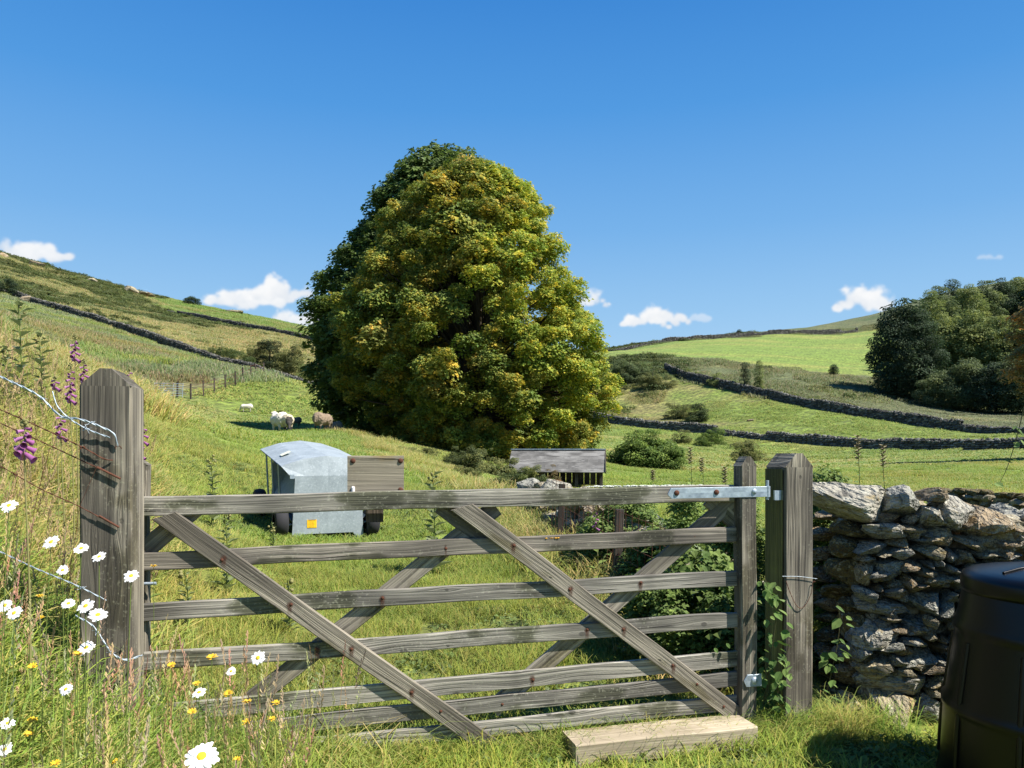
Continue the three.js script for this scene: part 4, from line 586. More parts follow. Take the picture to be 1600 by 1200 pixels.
// overgrown wall and stock netting behind the gate
{
  const r = rng(55), a = V(0.42, 0, -11.2), b = V(1.75, 0, -5.2), o = thing('tumbled_wall', 'low tumbled stone wall with pale lichen behind the gate, overgrown with brambles', 'stone wall', V(a.x, ground(a.x, a.z), a.z)), orange = new THREE.MeshStandardMaterial({ color: '#a5762a', roughness: 1, map: M.stones[1].map });
  for (let i = 0; i < 150; i++) { const t = r(), row = Math.floor(r() * 4), p = a.clone().lerp(b, t), h = row * 0.15 - 0.12; p.x += (r() - 0.5) * 0.35; p.y = ground(p.x, p.z) + h + 0.08; const k = part('stone', STONES[i % 12], row === 3 && t < 0.12 && r() < 0.3 ? orange : M.stones[i % 4], o); k.position.copy(p).sub(o.position); k.rotation.set((r() - 0.5) * 0.5, r() * 6, (r() - 0.5) * 0.5); k.scale.set(0.25 + r() * 0.25, 0.17 + r() * 0.1, 0.25 + r() * 0.15); }
  const n = thing('stock_netting', 'rusty sagging stock netting in front of the overgrown wall', 'wire fence'), pa = V(0.45, 0, -8.8), pb = V(1.2, 0, -5.4), bar = [];
  for (let k = 0; k < 6; k++) { const q = []; for (let i = 0; i <= 8; i++) { const p = pa.clone().lerp(pb, i / 8); q.push(V(p.x, ground(p.x, p.z) + 0.08 + k * 0.13 + 0.02 * Math.sin(i), p.z)); } part('wire', tube(q, 0.0022, 0.0022, 4), M.rust, n); }
  for (let i = 0; i <= 24; i++) { const p = pa.clone().lerp(pb, i / 24), y = ground(p.x, p.z); part('wire', tube([V(p.x, y + 0.05, p.z), V(p.x + 0.02, y + 0.75, p.z)], 0.0018, 0.0018, 4, 2), M.rust, n); }
  for (const t of [0.1, 0.62]) { const p = pa.clone().lerp(pb, t); part('post', timber(V(p.x, ground(p.x, p.z) - 0.2, p.z - 0.05), V(p.x + 0.03, ground(p.x, p.z) + 0.72, p.z - 0.05), 0.07, 0.07, V(1, 0, 0)), M.darkWood, n); }
}
// ---------------------------------------------------------------- leaves and trees
function blade(b, x, z, h, w, lean, dir, bend, col) { // one grass blade: two leaning segments and a tip
  const dx = Math.cos(dir), dz = Math.sin(dir), nx = -dz, nz = dx, k = b.p.length / 3, pts = [[0, 0, 1], [0.5, lean * 0.35, 0.85], [0.85, lean * 0.8 + bend * 0.25, 0.5], [1 - bend * 0.35, lean + bend * 0.6, 0]];
  pts.forEach(([t, o, ww], i) => { const px = x + dx * o * h, pz = z + dz * o * h, y = t * h; if (i < 3) { b.p.push(px - nx * w * ww / 2, y, pz - nz * w * ww / 2, px + nx * w * ww / 2, y, pz + nz * w * ww / 2); if (col) b.c.push(...col, ...col); } else { b.p.push(px, y, pz); if (col) b.c.push(...col); } });
  b.i.push(k, k + 1, k + 2, k + 1, k + 3, k + 2, k + 2, k + 3, k + 4, k + 3, k + 5, k + 4, k + 4, k + 5, k + 6);
}
function sward(seed, n, rad, h0, h1, w) { const r = rng(seed), b = GB(); for (let i = 0; i < n; i++) { const a = r() * 6.28, q = Math.sqrt(r()) * rad; blade(b, Math.cos(a) * q, Math.sin(a) * q, lerp(h0, h1, r()), w * (0.7 + r() * 0.6), 0.15 + r() * 0.7, r() * 6.28, r() * 0.7); } return gbBuild(b); }
function leafShape(b, p, dir, nrm, s, fold, lobed) { // a leaf folded along its midrib
  const side = dir.clone().cross(nrm).normalize(), k = b.p.length / 3, q = (a, c, e) => { const v = p.clone().addScaledVector(dir, a * s).addScaledVector(side, c * s).addScaledVector(nrm, e * s); b.p.push(v.x, v.y, v.z); };
  if (lobed) { q(0, 0, 0); q(0.35, 0.5, fold); q(0.62, 0.3, fold * 0.5); q(1, 0, -0.1); q(0.62, -0.3, fold * 0.5); q(0.35, -0.5, fold); q(0.5, 0, 0); b.i.push(k, k + 6, k + 1, k + 1, k + 6, k + 2, k + 2, k + 6, k + 3, k + 3, k + 6, k + 4, k + 4, k + 6, k + 5, k + 5, k + 6, k); }
  else { q(0, 0, 0); q(0.45, 0.3, fold); q(1, 0, -0.06); q(0.45, -0.3, fold); b.i.push(k, k + 2, k + 1, k, k + 3, k + 2); }
}
function leafCluster(seed, n, rad, size, lobed, flat = 0.7) {
  const r = rng(seed), b = GB();
  for (let i = 0; i < n; i++) {
    const d = V(r() - 0.5, (r() - 0.4) * flat, r() - 0.5).normalize(), p = d.clone().multiplyScalar(rad * Math.cbrt(r())), out = V(d.x + (r() - 0.5), d.y * 0.4 - 0.15 + (r() - 0.5) * 0.6, d.z + (r() - 0.5)).normalize(), n0 = V((r() - 0.5) * 1.1, 1, (r() - 0.5) * 1.1);
    n0.addScaledVector(out, -n0.dot(out)).normalize(); leafShape(b, p, out, n0, size * (0.65 + r() * 0.7), 0.12 + r() * 0.12, lobed);
  }
  return softNormals(gbBuild(b, true), 0.5, (p) => V(0, 1, 0));
}
function softNormals(g, k, f) { // turns every face towards f and bends its normals that way
  g = g.index ? g.toNonIndexed() : g; g.computeVertexNormals(); const A = g.attributes, p = A.position, n = A.normal, v = V(0, 0, 0), q = V(0, 0, 0);
  for (let i = 0; i < p.count; i += 3) {
    v.fromBufferAttribute(n, i); q.fromBufferAttribute(p, i); const s = v.dot(f(q)) < 0 ? -1 : 1;
    if (s < 0) for (const at of [A.position, A.color, A.uv]) if (at) for (let c = 0; c < at.itemSize; c++) { const x = at.getComponent(i + 1, c); at.setComponent(i + 1, c, at.getComponent(i + 2, c)); at.setComponent(i + 2, c, x); }
    for (let j = 0; j < 3; j++) { q.fromBufferAttribute(p, i + j); const w = v.clone().multiplyScalar(s * (1 - k)).addScaledVector(f(q), k).normalize(); n.setXYZ(i + j, w.x, w.y, w.z); }
  }
  return g;
}
// one leafy bough of unit radius: sprays of leaves on a lumpy, flattened shell
function bough(seed, n, size, lobed, o = {}) {
  const { flat = 0.75, tones = [[1, 1, 1]], lump = 2.2, up = 0.25 } = o, r = rng(seed), b = GB();
  for (let i = 0; i < n; i++) {
    let d = V(r() * 2 - 1, r() * 2 - 1, r() * 2 - 1); if (d.lengthSq() > 1 || d.lengthSq() < 0.01) { i--; continue; } d.normalize(); if (d.y < -0.35 && r() < 0.6) d.y *= -1;
    const lumps = noise3(d.x * lump + seed, d.y * lump + 7, d.z * lump + 31), rr = (0.5 + 0.62 * lumps) * (r() < 0.75 ? 0.85 + 0.3 * r() : 0.45 + 0.4 * r()), p = V(d.x * rr, d.y * rr * flat, d.z * rr);
    const out = V(d.x + (r() - 0.5) * 1.2, -0.25 + (r() - 0.5) * 0.7, d.z + (r() - 0.5) * 1.2).normalize(), n0 = V(d.x * 0.7 + (r() - 0.5) * 0.9, 0.7 + r() * 0.4, d.z * 0.7 + (r() - 0.5) * 0.9); n0.addScaledVector(out, -n0.dot(out)).normalize();
    const k0 = b.p.length / 3; leafShape(b, p, out, n0, size * (0.6 + r() * 0.8), 0.1 + r() * 0.14, lobed);
    const bunch = noise3(p.x * 3.1 + seed * 3, p.y * 3.1, p.z * 3.1 + 60), t = tones[Math.min(tones.length - 1, Math.floor(clamp(bunch * 1.5 - 0.28 + (r() - 0.5) * 0.35, 0, 0.999) * tones.length))], j = 0.8 + r() * 0.4;
    for (let q = k0; q < b.p.length / 3; q++) b.c.push(t[0] * j, t[1] * j, t[2] * j);
  }
  return softNormals(gbBuild(b, true), 0.34, (q) => V(q.x, q.y + up, q.z).normalize());
}
const KIND = {
  broad: [1, 2, 3, 4, 5].map((s) => bough(s, 760, 0.155, true, { lump: 2.8, tones: [[0.6, 0.78, 0.75], [0.75, 0.88, 0.8], [1.0, 1.03, 1], [1.55, 1.32, 1.0], [1.9, 1.42, 1.15]] })),
  dark: [11, 12, 13].map((s) => bough(s, 560, 0.18, true, { tones: [[0.75, 0.75, 0.75], [1, 1, 1], [1.25, 1.2, 1.1]] })),
  far: [21, 22, 23].map((s) => bough(s, 420, 0.18, false, { tones: [[0.75, 0.8, 0.8], [1, 1, 1], [1.3, 1.2, 1.1]] })),
  bush: [31, 32, 33].map((s) => bough(s, 300, 0.24, false, { tones: [[0.7, 0.8, 0.8], [1, 1, 1], [1.4, 1.3, 1.2]] })),
  bramble: [41, 42, 43].map((s) => bough(s, 330, 0.2, true, { tones: [[0.7, 0.8, 0.8], [1, 1, 1], [1.4, 1.35, 1.3]], flat: 0.9 })),
  conifer: [51, 52, 53].map((s) => bough(s, 440, 0.18, false, { tones: [[0.75, 0.8, 0.8], [1, 1, 1], [1.35, 1.25, 1.1]], flat: 0.5 })),
};
// crown made of boughs: spots is a list of [centre, radius, tone]
function crown(parent, spots, kind, tint, seed, flat = 1) {
  const r = rng(seed), kinds = KIND[kind], lists = kinds.map(() => []);
  for (const [c, rad, tone] of spots) { const k = rad * 1.22; lists[Math.floor(r() * kinds.length)].push({ m: mat4(c, (r() - 0.5) * 0.5, r() * 6.28, (r() - 0.5) * 0.5, k, k * flat, k), c: tint(r, tone, c) }); }
  lists.forEach((l, i) => l.length && copies('crown', kinds[i], M.leafTint, l, parent));
}
function limbs(parent, base, spots, trunkR, height, seed, every) {
  const r = rng(seed), list = [tube([base.clone().add(V(0, -0.3, 0)), base.clone().add(V((r() - 0.5) * 0.4, height * 0.3, (r() - 0.5) * 0.4)), base.clone().add(V((r() - 0.5) * 0.8, height * 0.62, (r() - 0.5) * 0.8)), base.clone().add(V((r() - 0.5) * 0.8, height * 0.9, (r() - 0.5) * 0.8))], trunkR, trunkR * 0.12, 9, 14)];
  part('trunk', list[0], M.bark, parent); 
  spots.forEach(([c], i) => { if (i % every) return; const y0 = clamp((c.y - base.y) * (0.35 + 0.2 * r()), height * 0.12, height * 0.7), a = base.clone().add(V(0, y0, 0)), m = a.clone().lerp(c, 0.5); m.y += (r() - 0.2) * height * 0.05; part('limb', tube([a, m, c], trunkR * 0.28, trunkR * 0.04, 5, 8), M.bark, parent); });
}
// boughs filling an outline: prof = [[height share, left, right]...] in metres round the trunk
function boughs(seed, n, prof, H, depthK, rad, lean = 0, gap = 0.42) {
  const r = rng(seed), out = []; let guard = 0;
  while (out.length < n && guard++ < n * 60) {
    const t = r(), row = (k) => table(prof.map((q) => [q[0], q[k]]), t), L = row(1), Rr = row(2), mid = (L + Rr) / 2, half = (Rr - L) / 2, a = r() * 6.28, q = r() < 0.82 ? 0.78 + 0.22 * r() : 0.3 + 0.5 * r(), k = rad * (0.5 + 0.95 * r() * r() + 0.2 * r()), wild = 1 + (fbm(Math.cos(a) * 2 + seed, Math.sin(a) * 2 + t * 7, 3) - 0.5) * 0.4, hw = Math.max(0.05, half * wild - k * 0.75), hd = Math.max(0.05, half * depthK - k * 0.6);
    const p = V(mid + Math.cos(a) * q * hw, t * H, Math.sin(a) * q * hd + lean * t); if (out.some(([c, cr]) => c.distanceTo(p) < (cr + k) * gap)) continue; out.push([p, k, r()]);
  }
  return out;
}
// a ragged bush: several unequal domes with shoots standing out of them
function thicket(seed, n, w, H) {
  const r = rng(seed), domes = [], out = [], m = Math.min(w * 2, H); for (let j = 0; j < 6; j++) domes.push([(r() * 2 - 1) * w * 0.68, (r() * 2 - 1) * w * 0.5, w * (0.34 + 0.34 * r()), H * (j ? 0.5 + 0.5 * r() : 1.0)]);
  for (let i = 0; i < n; i++) { const [x, z, q, h] = domes[i % 6], a = r() * 6.28, e = Math.acos(r()), k = m * (0.09 + 0.12 * r()), s = r() < 0.12 ? 1.12 : 0.75 + 0.25 * r(); out.push([V(x + Math.cos(a) * Math.sin(e) * q * s, Math.max(k * 0.3, Math.cos(e) * (h - k) * s), z + Math.sin(a) * Math.sin(e) * q * s), s > 1.1 ? k * 0.55 : k, r()]); }
  return out;
}
const shift = (spots, p) => spots.map(([c, k, t]) => [c.clone().add(p), k, t]);
{ // the big golden green sycamore and the dark one behind it
  const k = 37.5 / F, base = onGround(748, 37.5), px = (v) => (CV - v) / F * 37.5 + EYE - base.y, H = px(262), e = (v, a, b) => [clamp(px(v) / H, 0, 1), (a - 748) * k, (b - 748) * k];
  const prof = [e(722, 665, 890), e(700, 610, 920), e(660, 575, 935), e(620, 545, 942), e(580, 522, 945), e(540, 517, 940), e(500, 515, 928), e(450, 532, 906), e(400, 562, 884), e(350, 595, 864), e(310, 625, 838), e(285, 660, 808), e(264, 700, 770)];
  const o = thing('sycamore_tree', 'large rounded sycamore tree with golden green leaves standing in the pasture', 'tree', base), spots = boughs(21, 760, prof, H, 0.85, 0.66, 0, 0.42);
  limbs(o, V(0, 0, 0), spots, 0.5, H, 3, 5);
  const gold = [0.42, 0.37, 0.055], olive = [0.30, 0.32, 0.046], green = [0.18, 0.24, 0.038], lime = [0.37, 0.43, 0.05], rust = [0.24, 0.16, 0.04];
  crown(o, spots, 'broad', (r, tone, p) => { let c = mix3(green, mix3(olive, gold, 0.65), clamp(tone * 1.15, 0, 1)); if (fbm(p.x * 0.16 + 3, p.y * 0.16 + p.z * 0.2, 2) + p.x * 0.045 > 0.62) c = mix3(c, lime, 0.6); if (tone > 0.93) c = mix3(c, rust, 0.4); return c; }, 5);
  const k2 = 42 / F, b2 = onGround(655, 42), px2 = (v) => (CV - v) / F * 42 + EYE - b2.y, H2 = px2(246), f = (v, a, b) => [clamp(px2(v) / H2, 0, 1), (a - 655) * k2, (b - 655) * k2];
  const prof2 = [f(715, 600, 760), f(690, 560, 780), f(660, 520, 800), f(620, 478, 800), f(580, 470, 800), f(540, 478, 800), f(500, 488, 800), f(450, 500, 800), f(400, 530, 800), f(350, 562, 800), f(310, 580, 800), f(295, 596, 790), f(275, 610, 775), f(255, 650, 752), f(246, 664, 740)];
  const o2 = thing('sycamore_tree', 'dark green sycamore tree crowded behind the golden green one', 'tree', b2), spots2 = boughs(23, 420, prof2, H2, 0.7, 0.95);
  limbs(o2, V(0, 0, 0), spots2, 0.45, H2, 4, 6);
  crown(o2, spots2, 'dark', (r, tone) => mix3([0.10, 0.16, 0.032], [0.145, 0.215, 0.044], tone), 6);
}
function tree(name, label, u, D, vTop, wPx, kind, tones, seed, group, o = {}) { // free-standing far tree or bush
  const base = onGround(u, D), H = Math.max(0.5, (CV - vTop) / F * D + EYE - base.y), w = wPx / F * D / 2, t = thing(name, label, o.cat ?? 'tree', base, group), n = o.n ?? 60, low = o.low ?? 0.12;
  const shape = o.shape ?? [[low, 0.5], [low + 0.1, 0.85], [0.4, 1], [0.65, 0.92], [0.85, 0.62], [1, 0.22]], prof = shape.map(([a, b]) => [a, -w * b, w * b]), rad = (o.rad ?? 0.22) * Math.min(w * 2, H), spots = /bush|brambles/.test(o.cat) && !o.shape ? thicket(seed, Math.round(n * 1.5), w, H) : boughs(seed, n, [[0, prof[0][1] * 0.6, prof[0][2] * 0.6], ...prof], H - rad * 0.5, 0.9, rad).filter(([c]) => c.y > H * low * 0.7);
  if (!o.noTrunk) limbs(t, V(0, 0, 0), spots, o.trunk ?? clamp(H * 0.025, 0.02, 0.4), H, seed + 1, 5);
  crown(t, spots, kind, (r, tone) => mix3(tones[0], tones[1], tone * 0.7 + r() * 0.3), seed + 2, o.flat ?? 1);
  return t;
}
const DARK = [[0.040, 0.072, 0.034], [0.07, 0.11, 0.048]], MID = [[0.18, 0.23, 0.07], [0.26, 0.30, 0.092]], PINE = [[0.10, 0.145, 0.062], [0.165, 0.205, 0.076]], BUSHY = [[0.11, 0.18, 0.036], [0.19, 0.27, 0.052]], DRAB = [[0.15, 0.175, 0.058], [0.24, 0.25, 0.085]];
// the wood on the slope
tree('broadleaf_tree', 'big dark sycamore at the corner of the hillside wood', 1415, 125, 468, 116, 'far', DARK, 61, 'trees of the hillside wood', { n: 120, per: 7, low: 0.04, rad: 0.15, scale: 1.15 });
{
  const list = [ // u, distance, top v, width, tones, kind
    [1452, 152, 452, 62, MID, 'far'], [1468, 160, 440, 66, PINE, 'conifer'], [1490, 172, 436, 64, DARK, 'far'], [1512, 166, 441, 70, MID, 'far'], [1540, 176, 436, 66, PINE, 'conifer'], [1565, 182, 432, 62, DARK, 'far'], [1592, 186, 426, 66, MID, 'far'], [1625, 180, 420, 74, PINE, 'conifer'], [1660, 176, 424, 80, DARK, 'far'],
    [1478, 135, 492, 92, MID, 'conifer'], [1520, 132, 484, 92, MID, 'far'], [1562, 130, 488, 98, MID, 'conifer'], [1605, 128, 500, 92, PINE, 'far'], [1650, 126, 480, 96, MID, 'far'],
    [1470, 118, 580, 84, PINE, 'far'], [1512, 116, 560, 92, PINE, 'far'], [1555, 113, 565, 96, DARK, 'far'], [1600, 110, 548, 96, PINE, 'far'], [1650, 108, 555, 100, DARK, 'far'], [1700, 112, 540, 100, MID, 'far'],
  ];
  const say = { far: ['leafy tree', 'broadleaf_tree'], conifer: ['feathery tree', 'feathery_tree'] }, where = ['on the crest of the hillside wood', 'in the middle tier of the hillside wood', 'at the foot of the hillside wood above the field wall'];
  list.forEach(([u, D, vt, w, t, kind], i) => tree(say[kind][1], `${t === DARK ? 'dark green' : t === MID ? 'light olive green' : 'dull green'} ${say[kind][0]} ${where[i < 9 ? 0 : i < 14 ? 1 : 2]}`, u, D, vt, w, kind, t, 70 + i * 3, 'trees of the hillside wood', { n: 48, per: 6, low: 0.06, rad: 0.2, scale: 1.15 }));
}
tree('copper_tree', 'tan and copper leaved tree reaching in beside the hillside wood', 1655, 46, 410, 170, 'broad', [[0.22, 0.19, 0.06], [0.48, 0.29, 0.11]], 151, null, { n: 70, per: 9, low: 0.3, rad: 0.13 });
// bushes: label, u, distance, top v, width, kind, tones, extra
[['round dark tree standing alone on the left skyline below the rocks', 300, 256, 463, 29, 'far', DARK, { cat: 'tree', n: 26, per: 6, rad: 0.3 }],
  ['tiny windswept bush on the grassy skyline', 376, 266, 486, 14, 'far', DARK, { n: 10, per: 8, rad: 0.4 }],
  ['dark hawthorn bush on the hillside above the long wall', 422, 118, 524, 42, 'far', [[0.03, 0.05, 0.018], [0.06, 0.085, 0.028]], { n: 34, per: 9, low: 0.02, rad: 0.26 }],
  ['pale scrubby bush beside the dark hillside hawthorn', 400, 120, 530, 36, 'far', DRAB, { n: 20, per: 9, low: 0.02, rad: 0.28 }],
  ['olive scrub bush against the big sycamore on the hillside', 450, 116, 535, 50, 'far', DRAB, { n: 26, per: 9, low: 0.02, rad: 0.28 }],
  ['green thorn bush half behind the big sycamore beside the wall', 482, 95, 552, 44, 'far', MID, { n: 26, per: 9, low: 0.02, rad: 0.26 }],
  ['dense dark bush at the wall corner near the rock outcrop', 2, 150, 430, 52, 'far', DARK, { n: 40, per: 8, low: 0.02, rad: 0.24 }],
  ['small dark bush among the rocks near the ridge', 92, 245, 414, 16, 'far', DARK, { n: 12, per: 8, rad: 0.4 }],
  ['little bush on the rocky ridge below the cloud', 45, 248, 403, 12, 'far', MID, { n: 10, per: 8, rad: 0.4 }],
  ['full green hawthorn bush on the lawn beyond the shelter', 1005, 44, 664, 112, 'bush', BUSHY, { n: 100, per: 60, low: 0.01, rad: 0.2, scale: 1.3 }],
  ['bright green bush against the valley wall', 1112, 88, 664, 48, 'far', BUSHY, { n: 30, per: 16, low: 0.01, rad: 0.26, scale: 0.7 }],
  ['small pale bush beside the bright one at the valley wall', 1066, 90, 668, 34, 'far', DRAB, { n: 20, per: 16, low: 0.01, rad: 0.28, scale: 0.7 }],
  ['low grey green bush on the bank below the valley wall', 1178, 60, 680, 62, 'far', DRAB, { n: 34, per: 20, low: 0.01, rad: 0.24, scale: 0.6 }],
  ['rounded dark bush in the tan pasture above the valley wall', 1092, 108, 625, 34, 'far', [[0.04, 0.07, 0.02], [0.075, 0.11, 0.03]], { n: 24, per: 14, low: 0.01, rad: 0.28, scale: 0.8 }],
  ['straggling olive scrub beside the rounded dark bush', 1058, 112, 622, 46, 'far', DRAB, { n: 24, per: 12, low: 0.01, rad: 0.26, scale: 0.8 }],
  ['dark bush at the upper end of the slope wall', 1056, 142, 568, 26, 'far', DARK, { n: 16, per: 12, low: 0.01, rad: 0.3, scale: 0.8 }],
  ['second dark bush at the upper end of the slope wall', 1085, 138, 572, 32, 'far', MID, { n: 18, per: 12, low: 0.01, rad: 0.3, scale: 0.8 }],
  ['spreading bush topping the slope wall', 1122, 130, 576, 40, 'far', MID, { n: 20, per: 12, low: 0.01, rad: 0.3, scale: 0.8 }],
  ['slim dark sapling behind the slope wall', 1164, 124, 566, 18, 'far', DARK, { cat: 'sapling', n: 14, per: 12, rad: 0.35, scale: 0.7 }],
  ['slim pointed green sapling behind the slope wall', 1186, 122, 562, 20, 'far', MID, { cat: 'sapling', n: 16, per: 12, rad: 0.3, scale: 0.7, shape: [[0.02, 0.8], [0.4, 0.7], [1, 0.1]] }],
  ['small upright sapling at the edge of the hay field', 1303, 141, 568, 15, 'far', DARK, { cat: 'sapling', n: 12, per: 12, rad: 0.35, scale: 0.7 }],
  ['little bush behind the slope wall under the hay field', 1268, 112, 604, 22, 'far', MID, { n: 10, per: 12, rad: 0.35, scale: 0.7 }],
  ['lone windswept thorn tree on the far skyline', 1155, 262, 514, 11, 'far', DARK, { cat: 'tree', n: 8, per: 10, rad: 0.4 }],
  ['dark thorn scrub filling the hollow behind the big sycamore', 985, 140, 555, 80, 'far', PINE, { n: 60, per: 10, low: 0.01, rad: 0.16, scale: 0.9 }],
  ['low dark gorse bush below the hay field corner', 1020, 136, 572, 62, 'far', DRAB, { n: 40, per: 10, low: 0.01, rad: 0.2, scale: 0.9 }],
  ['pale bramble bush at the sycamore foot beside the shelter', 772, 25, 698, 120, 'bush', DRAB, { n: 60, per: 60, low: 0.01, rad: 0.2, noTrunk: true }],
  ['tangled bramble bush below the dark side of the sycamore', 712, 25, 690, 90, 'bush', [[0.06, 0.085, 0.022], [0.14, 0.16, 0.05]], { n: 50, per: 60, low: 0.01, rad: 0.22, noTrunk: true }],
  ['low weedy thicket on the bank below the tree', 655, 27, 704, 76, 'bush', DRAB, { n: 36, per: 50, low: 0.01, rad: 0.24, noTrunk: true }],
  ['wide bank of bracken above the long wall', 345, 106, 545, 110, 'far', [[0.07, 0.11, 0.028], [0.12, 0.16, 0.04]], { n: 50, low: 0.01, rad: 0.3, noTrunk: true, shape: [[0.02, 1], [0.5, 0.9], [1, 0.5]] }],
  ['bracken clump on the steep ground near the hill wall', 150, 146, 478, 60, 'far', [[0.06, 0.10, 0.028], [0.10, 0.14, 0.036]], { n: 30, low: 0.01, rad: 0.3, noTrunk: true }],
  ['nettle patch on the bank below the sycamore', 735, 19, 730, 60, 'bush', DRAB, { n: 30, low: 0.01, rad: 0.24, noTrunk: true }],
  ['russet bramble spray in front of the shelter', 858, 22, 722, 36, 'bush', [[0.13, 0.11, 0.04], [0.2, 0.14, 0.06]], { n: 14, per: 60, low: 0.01, rad: 0.28, noTrunk: true }],
  ['leafy bramble bush covering the tumbled wall end', 815, 17, 722, 90, 'bush', [[0.07, 0.10, 0.025], [0.15, 0.18, 0.05]], { n: 44, per: 90, low: 0.01, rad: 0.22, noTrunk: true, scale: 0.75 }],
].forEach(([label, u, D, vt, w, kind, tones, o], i) => tree(/tree|sapling/.test(label.split(' ').slice(0, 5).join(' ')) && o.cat ? (o.cat === 'sapling' ? 'sapling' : 'thorn_tree') : 'bush', label, u, D, vt, w, kind, tones, 200 + i * 7, null, { cat: 'bush', ...o }));
// brambles and nettles behind the hinge end of the gate
[['dark bramble thicket pressed against the hinge end of the gate', 1085, 5.0, 872, 250, 9], ['bramble thicket in front of the tumbled wall', 1050, 6.6, 822, 170, 8], ['leafy nettle and bramble clump behind the hinge stile', 1150, 5.3, 770, 110, 9], ['nettles crowding the gap between hinge post and stone wall', 1290, 5.0, 742, 120, 7]].forEach(([label, u, D, vt, w, seed], i) => tree('bramble_thicket', label, u, D, vt, w, 'bramble', [[0.10, 0.165, 0.034], [0.19, 0.26, 0.06]], 500 + i * 11, null, { cat: 'brambles', n: 70, per: 260, low: 0.0, rad: 0.2, noTrunk: true, shape: [[0.02, 0.9], [0.5, 1], [0.8, 0.8], [1, 0.4]] }));
tree('bramble_thicket', 'fresh green brambles trailing over the tumbled wall behind the top rail', 985, 7.6, 745, 150, 'bramble', [[0.11, 0.175, 0.036], [0.21, 0.28, 0.065]], 580, null, { cat: 'brambles', n: 60, low: 0, rad: 0.2, noTrunk: true });
tree('bramble_thicket', 'leafy brambles rising above the gate strap end of the top rail', 1085, 6.2, 728, 120, 'bramble', [[0.11, 0.18, 0.036], [0.20, 0.28, 0.06]], 590, null, { cat: 'brambles', n: 46, low: 0, rad: 0.2, noTrunk: true });
tree('bramble_thicket', 'low green brambles growing over the top of the stone wall', 1345, 5.6, 742, 130, 'bramble', [[0.06, 0.11, 0.02], [0.14, 0.21, 0.045]], 560, null, { cat: 'brambles', n: 50, per: 240, low: 0, rad: 0.2, noTrunk: true });
tree('bramble_thicket', 'weedy bush on the far side of the stone wall', 1400, 7.5, 738, 130, 'bramble', [[0.06, 0.09, 0.025], [0.14, 0.17, 0.05]], 570, null, { cat: 'brambles', n: 44, per: 150, low: 0, rad: 0.22, noTrunk: true });
